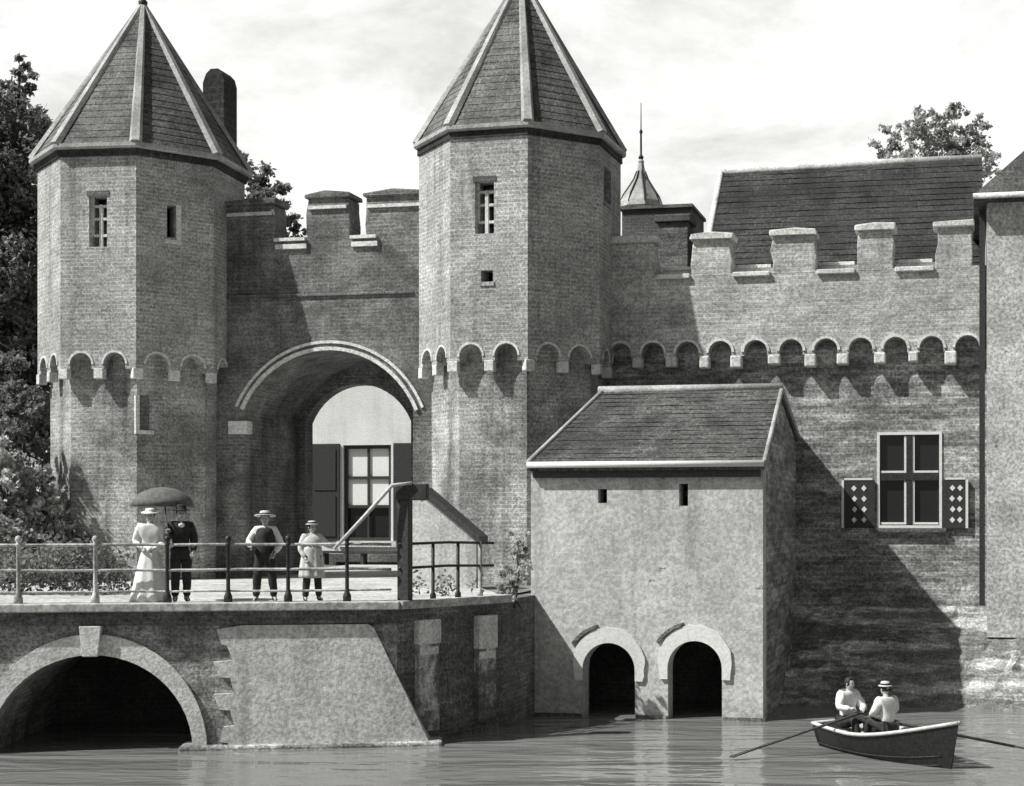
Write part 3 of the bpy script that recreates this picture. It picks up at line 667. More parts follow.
# ------------------------------------------------------------------ riverside house at the right edge
RX0 = atY(987, 35.3); RX1 = RX0+7.0
rh = thing('riverside_house', 'pale plastered house at the right edge, with a dark overhanging roof', 'house', ((RX0+RX1)/2, 38, 0))
ze = zY(990, 203, 35.3)
m = MB(); m.box(RX0, RX1, 35.3, 43, 1.4, ze); m.done('wall', M['rtower'], rh)
m = MB(); e = .3
m.add([(RX0-e, 35.0, ze), (RX1+e, 35.0, ze), (RX1+e, 43.3, ze), (RX0-e, 43.3, ze), (RX0-e, 35, ze+.14), (RX1+e, 35, ze+.14), (RX1+e, 43.3, ze+.14), (RX0-e, 43.3, ze+.14), ((RX0+RX1)/2, 37.9, ze+4.0), ((RX0+RX1)/2, 40.2, ze+4.0)],
      [(3, 2, 1, 0), (0, 1, 5, 4), (1, 2, 6, 5), (2, 3, 7, 6), (3, 0, 4, 7), (4, 5, 8), (5, 6, 9, 8), (6, 7, 9), (7, 4, 8, 9)])
rf = m.done('roof', M['roofmill'], rh)
m = MB(); m.tube([(RX0-e-.02, 34.96, ze+.1), (RX1+e, 34.96, ze+.1)], .07, 6); m.done('gutter', M['ring'], rf)
m = MB(); m.box(RX0-.17, RX0-.04, 35.75, 35.88, 2.1, ze-.05); m.done('dark_strip', M['iron'], rh)  # narrow dark upright strip beside the house wall

# ------------------------------------------------------------------ bridge
br = thing('bridge', 'brick arch bridge with a pale stone ring and keystone, at the left edge', 'bridge', (B0.x, B0.y, 0))
cpt = hit(92, 655, B0, BN); cu = (cpt-B0).dot(BU); cr_ = cpt.z
rA = (hit(193, 740, B0, BN)-B0).dot(BU)-cu; 
def ell(r, h, n=26): return [(cu-r*cos(pi*i/n), h*sin(pi*i/n)) for i in range(n+1)]
out = [(-14, -.8), (cu-rA, -.8)]+ell(rA, cr_)+[(cu+rA, -.8), (BL, -.8), (BL, GZ-.07), (-14, GZ-.07)]
m = MB(); m.prism(out, [], B0, BU, BN, 4.2); m.done('arch_wall', M['bridge'], br)
m = MB(); m.obox(B0, BU, BN, -14, BL-.6, -4.6, -4.2, -1.2, GZ-.08); m.done('added_end_wall', M['inner'], br)  # added wall, blocks light through the arch so it stays dark
g = MB(); e = .37
g.prism([(cu-rA-.25, -.1)]+ell(rA+.25, cr_+e)+[(cu+rA+.25, -.1), (cu+rA+.004, -.1)]+list(reversed(ell(rA+.004, cr_+.004)))+[(cu-rA-.004, -.1)], [], B0+BN*.06, BU, BN, .2); g.done('arch_ring', M['ring'], br)
ks = MB(); ks.prism([(cu-.13, cr_-.02), (cu+.13, cr_-.02), (cu+.19, cr_+.52), (cu-.19, cr_+.52)], [], B0+BN*.15, BU, BN, .2); ks.done('keystone', M['trim'], br, bevel=.015)
m = MB(); m.obox(B0, BU, BN, -14, BL+.05, -.35, .2, GZ-.12, GZ+.03); m.done('coping', M['road'], br, bevel=.02)
m = MB(); m.obox(B0, BU, BN, -14, BL+.02, -.1, .1, GZ-.36, GZ-.123); m.done('shadow_ledge', M['darkwall'], br)  # dark course paints in the shadow under the coping
ua = (hit(232, 690, B0, BN)-B0).dot(BU); ub = (hit(374, 620, B0, BN)-B0).dot(BU); uc = (hit(431, 740, B0, BN)-B0).dot(BU)
rag = []; zz = -.5
side = 0
for i in range(9):
    rag.append((ua+(.0 if i % 2 else -.22)+jit(.1), 2.15-i*.29)); rag.append((ua+(.0 if i % 2 else -.22)+jit(.06), 2.15-(i+1)*.29+.02))
m = MB(); m.prism(list(rag)+[(uc+.12, -.5), (uc, 0), (ub, 2.15), (ub-.1, GZ-.38)]+[(ua+.2, GZ-.38)], [], B0+BN*.085, BU, BN, .8); m.done('abutment', M['abut'], br)
m = MB(); m.obox(B0, BU, BN, ua-.9, uc+.2, -.5, .2, -.5, .09); m.done('footing', M['bridge'], br, bevel=.05)

# quay wall behind the abutment
qw = thing('quay_wall', 'dark brick quay wall in shadow with two pale pilaster stubs, between bridge and mill house', 'wall', (R1.x, R1.y, 0))
def seg(m, A, B, z0, z1, n0, n1, ext=.0):
    U = (B-A).normalized(); N = Vector((U.y, -U.x, 0)); m.obox(A, U, N, -ext, (B-A).length+ext, n0, n1, z0, z1); return U, N
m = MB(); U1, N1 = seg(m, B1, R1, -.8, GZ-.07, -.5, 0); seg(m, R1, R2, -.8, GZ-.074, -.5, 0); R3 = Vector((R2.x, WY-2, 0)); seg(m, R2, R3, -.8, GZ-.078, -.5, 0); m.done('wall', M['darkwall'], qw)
m = MB(); seg(m, B1, R1, GZ-.12, GZ+.034, -.4, .16); m.done('coping', M['road'], qw, bevel=.02)
for px, wpx, pyb in ((425, .16, 640), (483, .15, 650)):
    p = hit(px, 630, B1, N1); u = (p-B1).dot(U1)
    m = MB(); m.obox(B1, U1, N1, u-wpx*1.6, u+wpx*1.6, -.05, .12, .2, GZ-.36); q = m.done('pilaster', M['worn'], qw)
    m = MB(); zb_ = zD(pyb, 28.6); m.obox(B1, U1, N1, u-wpx*1.7, u+wpx*1.7, -.02, .16, zb_, GZ-.34); m.obox(B1, U1, N1, u-wpx*1.5, u+wpx*1.4, -.02, .14, zb_-.2, zb_-.05); m.done('stone_block', M['trim'], q, bevel=.02)

# ------------------------------------------------------------------ railing
def railing():
    rl = thing('bridge_railing', 'iron railing with ball topped posts and sunlit-painted rails along bridge and quay', 'railing', (B0.x, B0.y, GZ))
    off = -.02; top = GZ+1.03
    us = [-8.2, -6.9, -5.6, -4.2, -2.9, -1.45]
    for px in (18, 95, 167, 228, 288, 347): us.append((hit(px, 560, B0, BN)-B0).dot(BU))
    for i, u in enumerate(us):
        m = MB(); p = B0+BU*u+BN*off
        pale = i in (6, 7)
        m.lathe([(.075, 0), (.075, .1), (.05, .16), (.036, .22), (.034, 1.0), (.05, 1.02), (.05, 1.05), (.03, 1.07), (.055, 1.11), (.058, 1.14), (.04, 1.18), (0, 1.2)], (p.x, p.y, GZ+.03), 10)
        m.done('post', M['railpale'] if pale else M['iron'], rl)
    for z, mt in ((top, 'railpale'), (GZ+.58, 'railpale'), (GZ+.2, 'railpale')):
        m = MB(); a = B0+BU*-9+BN*off; b = B0+BU*(BL-.1)+BN*off
        n = 24
        m.tube([(a.x+(b.x-a.x)*i/n, a.y+(b.y-a.y)*i/n, z+.03+jit(.008)) for i in range(n+1)], .026 if z != GZ+.2 else .02, 8); m.done('rail', M[mt], rl)
    # corner post
    # stretch along the quay
    A = B1; L = (hit(490, 560, B1, N1)-B1).dot(U1)
    for px in (433, 458, 480):
        u = (hit(px, 565, B1, N1)-B1).dot(U1); p = B1+U1*u
        m = MB(); m.lathe([(.06, 0), (.06, .08), (.035, .12), (.033, 1.03), (0, 1.06)], (p.x, p.y, GZ+.034), 8); m.done('post', M['railpale'] if px == 480 else M['iron'], rl)
    for z in (GZ+1.06, GZ+.62):
        m = MB(); a, b = B1+U1*.05, B1+U1*(L+.1); m.tube([(a.x, a.y, z), ((a.x+b.x)/2, (a.y+b.y)/2, z+.02), (b.x, b.y, z-.01)], .026, 8); m.done('rail', M['iron'], rl)
railing()
# corner post carrying the lifting pole
pc = hit(405, 560, B1, N1); pc.z = GZ
bp = thing('barrier_post', 'thick dark wooden post with a heavy head block where bridge railing meets quay railing', 'post', pc)
zt_ = zD(484, 27.6)
m = MB(); m.box(pc.x-.11, pc.x+.11, pc.y-.11, pc.y+.11, GZ+.03, zt_-.3); m.done('shaft', M['wood'], bp, bevel=.015)
m = MB(); m.obox(pc, RT, -FW, -.16, .42, -.14, .14, zt_-.297, zt_); m.done('head_block', M['wood'], bp, bevel=.02)
p0 = W(412, 27.25, zD(483, 27.25)); pm = W(392, 27.2, zD(487, 27.2)); p1 = W(334, 27.0, zD(549, 27.0))
m = MB(); m.tube([p0, pm+Vector((0, 0, .03)), pm*.5+p1*.5, p1], [.03, .035, .035, .03], 8)
props(m.done('pole', M['polewood']), 'pale wooden pole slanting from the dark post down to the child in the smock', 'pole')
# sloping parapet with dark coping
Y0 = 31.4
m = MB(); xs0, xs1 = atY(402, Y0), atY(476, Y0); za, zb_ = zY(405, 494, Y0), zY(470, 540, Y0)
sp = thing('sloping_parapet', 'pale plastered parapet with dark coping sloping down towards the quay railing', 'wall', ((xs0+xs1)/2, Y0+.2, GZ))
m.prism([(xs0, GZ-.2), (xs1, GZ-.2), (xs1, zb_), (atY(424, Y0), za), (xs0, za)], [], Vector((0, Y0, 0)), X_, NF, .45); m.done('wall', M['plaster'], sp)
m = MB(); xk = atY(424, Y0)
m.prism([(xk-.05, za+.0), (xs1+.1, zb_-.06), (xs1+.1, zb_+.08), (xk-.02, za+.15)], [], Vector((0, Y0-.07, 0)), X_, NF, .6); m.prism([(xs0-.1, za+.003), (xk-.053, za+.003), (xk-.023, za+.15), (xs0-.1, za+.15)], [], Vector((0, Y0-.07, 0)), X_, NF, .6); m.done('coping', M['wood'], sp)

# ------------------------------------------------------------------ trees and shrubs
def tree(name, label, cat, base, height, blobs, leaf, n, lsize, mat, group=None, trunk=.22, bare=.0):
    t = thing(name, label, cat, base, 0, group); b = Vector(base)
    m = MB(); tops = [Vector(c)+b for c, r in blobs]
    if trunk:
        hi = max(blobs, key=lambda q: q[0][2])[0]
        m.tube([b-ZZ*.2, b+Vector((.1, 0, height*.3)), b+Vector((hi[0]*.5, hi[1]*.5, height*.6)), b+Vector(hi)], [trunk, trunk*.75, trunk*.5, trunk*.12], 8)
        for c in tops:
            st_ = b+ZZ*min(height*.35+random.random()*height*.25, (c-b).z*.8)
            md = (st_+c)/2+Vector((jit(.3), jit(.3), jit(.3)))
            m.tube([st_, md, c], [trunk*.4, trunk*.25, trunk*.08], 6)
        m.done('trunk', M['bark'], t)
    f = MB()
    tot = sum(r[0]*r[1]*r[2] for c, r in blobs)
    for c, r in blobs:
        vol = r[0]*r[1]*r[2]/tot; k = max(4, int(n*vol/45))
        for _ in range(k):
            d = Vector((random.gauss(0, 1), random.gauss(0, 1), random.gauss(0, 1))).normalized()*(random.random()**.4)
            cc = b+Vector(c)+Vector((d.x*r[0], d.y*r[1], d.z*r[2])); cr = random.uniform(.45, 1.0)*min(r)*.42
            for _ in range(45):
                e = Vector((random.gauss(0, .5), random.gauss(0, .5), random.gauss(0, .38)))*cr
                f.leaf(cc+e, lsize)
    f.done('crown', M[mat], t)
    return t
def blobs_col(h0, h1, rmax, n, prof):
    out = []
    for i in range(n):
        t = random.random(); z = h0+(h1-h0)*t; r = rmax*prof(t); a = random.uniform(0, 6.28); q = r*random.uniform(.2, .8)
        br_ = r*random.uniform(.35, .6)+.15
        out.append(((q*cos(a), q*sin(a), z), (br_, br_, br_*.8)))
    return out
bt = W(2, 50.0, GZ); top = zD(52, 50)
bl = []
for (px, py, r) in ((20, 68, .5), (12, 82, .7), (26, 92, .6), (5, 105, 1.0), (28, 118, .8), (14, 135, 1.2), (-15, 120, 1.2), (34, 150, .8), (10, 172, 1.4), (-25, 175, 1.5), (30, 195, 1.1), (5, 222, 1.6), (36, 245, 1.2), (-20, 250, 1.8), (14, 280, 1.6), (34, 305, 1.2), (-8, 320, 1.7), (22, 350, 1.5), (45, 370, 1.1), (0, 385, 1.6), (26, 415, 1.5), (-25, 400, 1.7), (50, 430, 1.1), (10, 450, 1.5)):
    p = W(px, 50+jit(1.2), zD(py, 50)); bl.append(((p.x-bt.x, p.y-bt.y, p.z-GZ), (r, r*1.1, r*.85)))
tree('tall_tree', 'tall dark tree standing behind the tower at the left edge', 'tree', bt, top-GZ, bl, 0, 60000, .21, 'leafdark', trunk=.3)
bt = W(236, 64, GZ); top = zD(160, 64)
bl = []
for (px, py, r) in ((215, 180, .9), (235, 172, .9), (255, 178, .8), (266, 186, .7), (276, 196, .6), (285, 206, .55), (262, 205, .9), (245, 215, 1.1), (225, 215, 1.2), (280, 222, .8), (292, 232, .8), (262, 240, 1.2), (230, 260, 1.4), (280, 262, 1.3), (255, 290, 1.6)):
    p = W(px, 64+jit(1.), zD(py, 64)); bl.append(((p.x-bt.x, p.y-bt.y, p.z-GZ), (r, r, r*.9)))
tree('bushy_tree', 'dark tree peeping over the gate wall next to the left tower roof', 'tree', bt, top-GZ, bl, 0, 15000, .24, 'leafdark', trunk=.25)
bt = W(925, 57, GZ); top = zD(104, 57)
bl = []
for (px, py, r) in ((890, 128, .65), (882, 145, .8), (905, 150, .7), (912, 120, .7), (925, 112, .6), (935, 126, .8), (925, 145, 1.0), (955, 122, .75), (960, 145, 1.0), (982, 138, .8), (990, 155, .8), (940, 158, 1.0), (900, 165, 1.0), (970, 165, 1.2)):
    p = W(px, 57+jit(1.2), zD(py, 57)); bl.append(((p.x-bt.x, p.y-bt.y, p.z-GZ), (r*.8, r*.8, r*.7)))
tree('loose_tree', 'loose airy tree rising above the big dark roof', 'tree', bt, top-GZ, bl, 0, 9000, .17, 'leafmid', trunk=.13)
for (px, dep, pyt, rr_, mt, nn, lab) in ((8, 36.5, 415, 1.3, 'leafpale', 11000, 'mottled pale shrub at the left edge under the tall tree'), (52, 37.2, 455, .95, 'leafpale', 8000, 'speckled shrub against the foot of the left tower, behind the railing'), (-38, 37, 330, 1.6, 'leafmid', 8000, 'tall dark bush mostly beyond the left edge'), (30, 40, 330, 1.3, 'leafdark', 11000, 'dark upright bush between the tall tree and the left tower')):
    b = W(px, dep, GZ); tp = zD(pyt, dep)-GZ
    tree('shrub', lab, 'shrub', b, tp, blobs_col(.4, tp-.45, rr_, 12, lambda t: 1.1-.55*t), 0, nn, .15, mt, 'shrubs beside the left tower', trunk=.07)
# low hedge behind the railing
hb0 = W(-90, 30.2, GZ)
f = MB()
for i in range(150):
    px = random.uniform(-120, 128); p = W(px, random.uniform(29.8, 31.2), GZ+random.uniform(.05, .95)*(1 if px < 100 else .85))
    for _ in range(34): f.leaf(p+Vector((random.gauss(0, .16), random.gauss(0, .16), random.gauss(0, .13))), .11)
hh = thing('hedge', 'low dark hedge along the road behind the left end of the railing', 'hedge', hb0)
f.done('foliage', M['leafdark'], hh)
# creeper on the quay corner by the mill
b = W(514, 29.8, GZ-.05)
tree('creeper', 'speckled bushy plant at the quay corner between railing and mill house', 'plant', b, 1.4, [((0, 0, .3), (.35, .3, .35)), ((.1, .1, .75), (.3, .3, .35)), ((.12, .0, 1.15), (.22, .22, .3)), ((-.1, .1, .05), (.3, .25, .3))], 0, 1100, .1, 'leafpale', trunk=.03)
# weeds at the quay foot
for (px, dep, n, lab) in ((445, 28.7, 3, 'weeds growing on the quay edge behind the quay railing'), ):
    b = W(px, dep+.9, GZ); f = MB()
    for i in range(11):
        p = b+RT*jit(.75)+FW*jit(.15)
        for _ in range(16): f.leaf(p+Vector((random.gauss(0, .07), random.gauss(0, .07), abs(random.gauss(.18, .15)))), .09)
    props(f.done('weeds', M['leafdark']), lab, 'plants', kind='stuff')

# ------------------------------------------------------------------ people
def skin_mesh(verts, edges, rads, sub=1):
    me = bpy.data.meshes.new('tmp'); me.from_pydata([Vector(v) for v in verts], edges, [])
    o = bpy.data.objects.new('tmp', me); COL.objects.link(o)
    o.modifiers.new('s', 'SKIN').use_smooth_shade = True
    for i, r in enumerate(rads):
        sv = me.skin_vertices[0].data[i]; sv.radius = r if isinstance(r, tuple) else (r, r); sv.use_root = (i == 0)
    if sub: md = o.modifiers.new('u', 'SUBSURF'); md.levels = sub; md.render_levels = sub
    dg = bpy.context.evaluated_depsgraph_get(); ev = o.evaluated_get(dg); m2 = ev.to_mesh()
    vs = [v.co.copy() for v in m2.vertices]; fs = [list(p.vertices) for p in m2.polygons]
    ev.to_mesh_clear(); bpy.data.objects.remove(o); bpy.data.meshes.remove(me)
    return vs, fs
STAND = dict(pelvis=(0, 0, .93), spine=(0, .01, 1.10), chest=(0, .01, 1.29), neck0=(0, .02, 1.43), neck=(0, .01, 1.50), head=(0, -.01, 1.60),
             sl=(-.175, .01, 1.39), el=(-.24, .04, 1.12), wl=(-.23, -.06, .88), sr=(.175, .01, 1.39), er=(.24, .04, 1.12), wr=(.23, -.06, .88),
             hl=(-.09, 0, .9), kl=(-.1, -.03, .49), al=(-.1, .01, .09), tl=(-.12, -.15, .035), hr=(.09, 0, .9), kr=(.1, -.03, .49), ar=(.1, .01, .09), tr=(.12, -.15, .035))
SIT = dict(STAND, pelvis=(0, 0, .1), spine=(0, -.02, .28), chest=(0, -.05, .47), neck0=(0, -.06, .61), neck=(0, -.07, .68), head=(0, -.1, .78),
           sl=(-.175, -.05, .57), sr=(.175, -.05, .57), hl=(-.1, 0, .08), kl=(-.14, -.40, .16), al=(-.12, -.50, -.22), tl=(-.13, -.65, -.26), hr=(.1, 0, .08), kr=(.14, -.40, .16), ar=(.12, -.50, -.22), tr=(.13, -.65, -.26))
def hand(mb, wr, el, curl=.6):
    """palm is in the skin; add five bent fingers from the palm end"""
    d = (Vector(wr)-Vector(el)).normalized(); side = d.cross(Vector((0, 1, .3))).normalized(); dn_ = d.cross(side).normalized()
    if dn_.z > 0: dn_ = -dn_
    base = Vector(wr)+d*.085
    for i, (o, l) in enumerate(((-.03, .066), (-.01, .075), (.01, .07), (.029, .056))):
        p0 = base+side*o-d*.015; p1 = p0+d*l*.55+dn_*.006; p2 = p1+d*l*.3+dn_*l*curl*.45; p3 = p2+d*l*.05+dn_*l*.35*curl
        mb.tube([p0, p1, p2, p3], [.0095, .009, .008, .006], 6)
    q = Vector(wr)+d*.035-side*.028
    mb.tube([q, q-side*.022+d*.025+dn_*.012, q-side*.016+d*.055+dn_*.03], [.012, .010, .007], 6)
    return d
def person(name, label, loc, rz, h, pose, look, parts, group):
    """look: hair / hat; parts: list of clothing builders"""
    t = thing(name, label, 'person', loc, rz, group); k = h/1.70
    J = {a: Vector(b) for a, b in pose.items()}
    dl = (J['wl']-J['el']).normalized(); dr = (J['wr']-J['er']).normalized()
    pl, pr = J['wl']+dl*.07, J['wr']+dr*.07
    names = ['pelvis', 'spine', 'chest', 'neck0', 'neck', 'sl', 'el', 'wl', 'sr', 'er', 'wr', 'hl', 'kl', 'al', 'tl', 'hr', 'kr', 'ar', 'tr']
    vs = [J[n] for n in names]+[pl, pr, J['neck']+(J['head']-J['neck'])*.5]
    ix = {n: i for i, n in enumerate(names)}; ix['pl'], ix['pr'], ix['hd'] = len(names), len(names)+1, len(names)+2
    E = [('pelvis', 'spine'), ('spine', 'chest'), ('chest', 'neck0'), ('neck0', 'neck'), ('neck', 'hd'), ('chest', 'sl'), ('sl', 'el'), ('el', 'wl'), ('wl', 'pl'), ('chest', 'sr'), ('sr', 'er'), ('er', 'wr'), ('wr', 'pr'),
         ('pelvis', 'hl'), ('hl', 'kl'), ('kl', 'al'), ('al', 'tl'), ('pelvis', 'hr'), ('hr', 'kr'), ('kr', 'ar'), ('ar', 'tr')]
    R = dict(pelvis=(.13, .10), spine=(.115, .085), chest=(.14, .10), neck0=.065, neck=.05, hd=.055, sl=.055, el=.04, wl=.027, sr=.055, er=.04, wr=.027, pl=(.038, .02), pr=(.038, .02), hl=.085, kl=.055, al=.038, tl=.03, hr=.085, kr=.055, ar=.038, tr=.03)
    order = names+['pl', 'pr', 'hd']
    v, f = skin_mesh(vs, [(ix[a], ix[b]) for a, b in E], [R[n] for n in order])
    b = MB(); b.add(v, f, True)
    # head with face
    hc = J['head']; n, mrow = 20, 14; hv = []; hf = []
    yaw = Matrix.Rotation(look.get('turn', 0), 3, 'Z')
    for i in range(mrow+1):
        ph = pi*i/mrow
        for j in range(n):
            a = 2*pi*j/n; x, y, z = sin(ph)*cos(a), sin(ph)*sin(a), cos(ph)
            sx_ = .076*(1-.22*max(0, -z)); p = Vector((x*sx_, y*.094, z*.118))
            if y < -.6:
                fx = abs(x)
                if fx < .25 and -.35 < z < .12: p.y -= .022*(1-fx/.25)*(.6+.4*(-z < .3))        # nose
                if .2 < fx < .62 and 0 < z < .25: p.y += .010                                   # eye sockets
                if fx < .4 and -.62 < z < -.48: p.y -= .006                                      # lips
            hv.append(hc+yaw @ p)
    for i in range(mrow):
        for j in range(n): hf.append((i*n+j, (i+1)*n+j, (i+1)*n+(j+1) % n, i*n+(j+1) % n))
    b.add(hv, hf, True)
    for s_ in (-1, 1):
        b.lathe([(0, -.014), (.015, 0), (0, .014)], hc+yaw @ Vector((s_*.03, -.080, .012)), 8, mi=1)
        e0 = hc+yaw @ Vector((s_*.074, .005, 0)); b.lathe([(0, -.03), (.016, -.01), (.02, .015), (0, .032)], e0, 8, sy=1.2)
    b.tube([hc+yaw @ Vector((-.022, -.086, -.052)), hc+yaw @ Vector((0, -.094, -.054)), hc+yaw @ Vector((.022, -.086, -.052))], .004, 5, mi=1)
    hand(b, J['wl'], J['el']); hand(b, J['wr'], J['er'])
    for q in b.v: q *= k
    body = b.done('body', [M['skin'], M['eye']], t, local=True)
    def put(mb, nm, mat, par=body):
        if nm in ('shirt', 'bodice', 'blouse', 'coat', 'trousers', 'skirt', 'waistcoat'):
            sd0 = random.random()*50
            for q in mb.v:
                f_ = Vector((q.x*17+sd0, q.y*17, q.z*(6 if nm in ('skirt', 'trousers') else 13)))
                o_ = mnoise.noise(f_)*.014+mnoise.noise(f_*2.3)*.007; rr = Vector((q.x, q.y, 0)); q += (rr.normalized() if rr.length > 1e-4 else rr)*o_
        for q in mb.v: q *= k
        return mb.done(nm, M[mat], par, local=True)
    # hair
    m = MB(); hr = look.get('hair', 'short')
    if hr:
        prof = [(0, .133), (.05, .124), (.078, .09), (.09, .04), (.088, -.005), (.07, -.03)]
        m.lathe(list(reversed(prof)), hc+yaw @ Vector((0, .014, 0)), 16, sy=1.14, mi=0)
        if hr == 'bun': m.lathe([(0, -.06), (.05, -.03), (.06, 0), (.045, .04), (0, .055)], hc+yaw @ Vector((0, .11, .03)), 12)
        if hr == 'long': m.lathe([(.05, -.26), (.075, -.15), (.08, -.02), (.05, .05)], hc+yaw @ Vector((0, .055, 0)), 12, sy=.7)
        # keep the face free
        m.v = [q if (yaw.inverted() @ (q-hc)).y > -.05 or (q-hc).z > .055 else q+yaw @ Vector((0, .06, 0)) for q in m.v]
        put(m, 'hair', look.get('haircol', 'hair'))
    ht = look.get('hat')
    if ht:
        br_, cr, chh, mt = ht; m = MB(); tilt = Matrix.Rotation(look.get('tilt', 0), 3, 'X')
        m.lathe([(cr, .0), (br_, -.012), (br_+.006, -.004), (br_, .006), (cr+.004, .014), (cr, chh*.7), (cr*.86, chh), (0, chh+.012)], (0, 0, 0), 24)
        m.v = [hc+Vector((0, .01, .075))+tilt @ q for q in m.v]
        hto = put(m, 'hat', mt)
        if look.get('band'):
            m = MB(); m.lathe([(cr+.003, .012), (cr+.008, .014), (cr+.006, .045), (cr+.001, .047)], (0, 0, 0), 24); m.v = [hc+Vector((0, .01, .075))+tilt @ q for q in m.v]; put(m, 'hat_band', look['band'], hto)
    # clothes
    for c in parts:
        kind, mat = c[0], c[1]
        if kind == 'top':
            g = c[2] if len(c) > 2 else .018; sw = c[3] if len(c) > 3 else 1.0
            nm = ['pelvis', 'spine', 'chest', 'neck0', 'sl', 'el', 'wl', 'sr', 'er', 'wr']; q = {a: i for i, a in enumerate(nm)}
            ee = [('pelvis', 'spine'), ('spine', 'chest'), ('chest', 'neck0'), ('chest', 'sl'), ('sl', 'el'), ('el', 'wl'), ('chest', 'sr'), ('sr', 'er'), ('er', 'wr')]
            rad = dict(pelvis=(.14+g, .11+g), spine=(.12+g, .092+g), chest=(.15+g, .11+g), neck0=.07+g*.5, sl=(.066+g)*sw, el=.05+g, wl=.036+g*.5, sr=(.066+g)*sw, er=.05+g, wr=.036+g*.5)
            vv, fo = skin_mesh([J[a] for a in nm], [(q[a], q[b_]) for a, b_ in ee], [rad[a] for a in nm], 2)
            m = MB(); m.add(vv, fo, True); put(m, c[4] if len(c) > 4 else 'shirt', mat)
        elif kind == 'vest':
            m = MB(); m.lathe([(.17, .86), (.172, 1.0), (.178, 1.12), (.195, 1.27), (.185, 1.36), (.15, 1.42), (.07, 1.45)], (0, -.005, 0), 28, sy=1.0); put(m, 'waistcoat', mat)
        elif kind == 'trousers':
            lo_ = c[2] if len(c) > 2 else 1.0; g = .022
            kk = lambda a, b_: J[a]+(J[b_]-J[a])*lo_
            vv, fo = skin_mesh([J['pelvis'], J['hl'], J['kl'], kk('kl', 'al'), J['hr'], J['kr'], kk('kr', 'ar')], [(0, 1), (1, 2), (2, 3), (0, 4), (4, 5), (5, 6)], [(.14+g, .105+g), .095+g, .065+g, .05+g, .095+g, .065+g, .05+g], 2)
            m = MB(); m.add(vv, fo, True); put(m, 'trousers', mat)
        elif kind == 'skirt':
            z0, z1, r0, r1 = c[2:6]
            wob = lambda tt, z: .07*sin(tt*9+z*2)*max(0, (z1-z)/(z1-z0))+.03*sin(tt*5+1)*max(0, (z1-z)/(z1-z0))
            pr_ = [(r0+(r1-r0)*((i/10)**.8), z1+(z0-z1)*i/10) for i in range(11)]
            m = MB(); m.lathe(list(reversed(pr_)), (0, 0, 0), 56, sy=.85, wob=wob); sk = put(m, 'skirt', mat)
            if len(c) > 6:
                m = MB(); m.lathe([(r1*1.07, z0+.10), (r1*1.07, z0+.14), (r1*.95, z0+.15)], (0, 0, 0), 40, sy=.85, wob=wob); put(m, 'flounce', c[6], sk)
        elif kind == 'cape':
            m = MB(); m.lathe([(.25, 1.24), (.25, 1.28), (.2, 1.39), (.09, 1.46)], (0, 0, 0), 24, sy=.72, wob=lambda tt, z: .04*sin(tt*11)); put(m, 'collar', mat)
        elif kind == 'bow':
            m = MB(); c0 = J['neck0']+Vector((0, -.11, -.03)); m.lathe([(0, -.05), (.05, -.02), (.055, .02), (0, .05)], c0, 10, sy=.5); put(m, 'neckerchief', mat)
        elif kind == 'shoes':
            for a, b_ in (('al', 'tl'), ('ar', 'tr')):
                m = MB(); A_, T_ = J[a], J[b_]; hz = A_+Vector((0, .05, -.045))
                vv, fo = skin_mesh([A_+Vector((0, 0, .08)), A_+Vector((0, .02, -.035)), (A_+T_)/2+Vector((0, 0, -.01)), T_], [(0, 1), (1, 2), (2, 3)], [.05, .052, .045, (.042, .034)])
                m.add(vv, fo, True); put(m, 'shoe', mat)
    return t
def stand(px, back_): # a point on the deck behind the rail
    O = B0-BN*back_; p = hit(px, YH+.001, O, BN); return (p.x, p.y, GZ+.004)
face = lambda px: atan2(W(px, 27).x*-1, W(px, 27).y)
people = 'people on the bridge'
person('person', 'woman in a long white dress and pale hat at the railing, under the dark parasol', stand(150, .42), face(150)-.15, 1.66,
       dict(STAND, el=(-.27, .03, 1.13), wl=(-.12, -.2, 1.03), er=(.27, .03, 1.13), wr=(.10, -.22, 1.0)), dict(hair='bun', hat=(.15, .085, .07, 'cwhite'), tilt=.15),
       [('top', 'cwhite', .012, 1.5, 'bodice'), ('skirt', 'cwhite', .03, 1.05, .12, .36), ('shoes', 'leather')], people)
pman = stand(181, .6)
person('person', 'man in a dark coat holding the dark parasol, next to the woman in white', pman, face(181)+.1, 1.70,
       dict(STAND, el=(-.26, -.08, 1.14), wl=(-.26, -.25, 1.27), er=(.24, .02, 1.12), wr=(.2, -.14, .92)), dict(hair='short', hat=(.14, .09, .1, 'cdark')),
       [('top', 'cdark', .03, 1.0, 'coat'), ('trousers', 'cdark'), ('shoes', 'leather'), ('bow', 'cwhite')], people)
person('person', 'boy in white shirt, dark waistcoat and broad straw hat leaning on the railing', stand(265, .45), face(265)-.1, 1.60,
       dict(STAND, el=(-.31, .0, 1.16), wl=(-.23, -.28, 1.08), er=(.30, .02, 1.14), wr=(.2, -.1, .96), kl=(-.14, -.03, .49), al=(-.17, .02, .09), tl=(-.2, -.13, .035), kr=(.14, -.03, .49), ar=(.17, .02, .09), tr=(.21, -.13, .035)),
       dict(hair='short', hat=(.2, .1, .09, 'straw'), tilt=-.12, band='cdark'), [('top', 'cwhite', .02, 1.1), ('vest', 'cdark'), ('trousers', 'cdark'), ('shoes', 'leather'), ('bow', 'cwhite')], people)
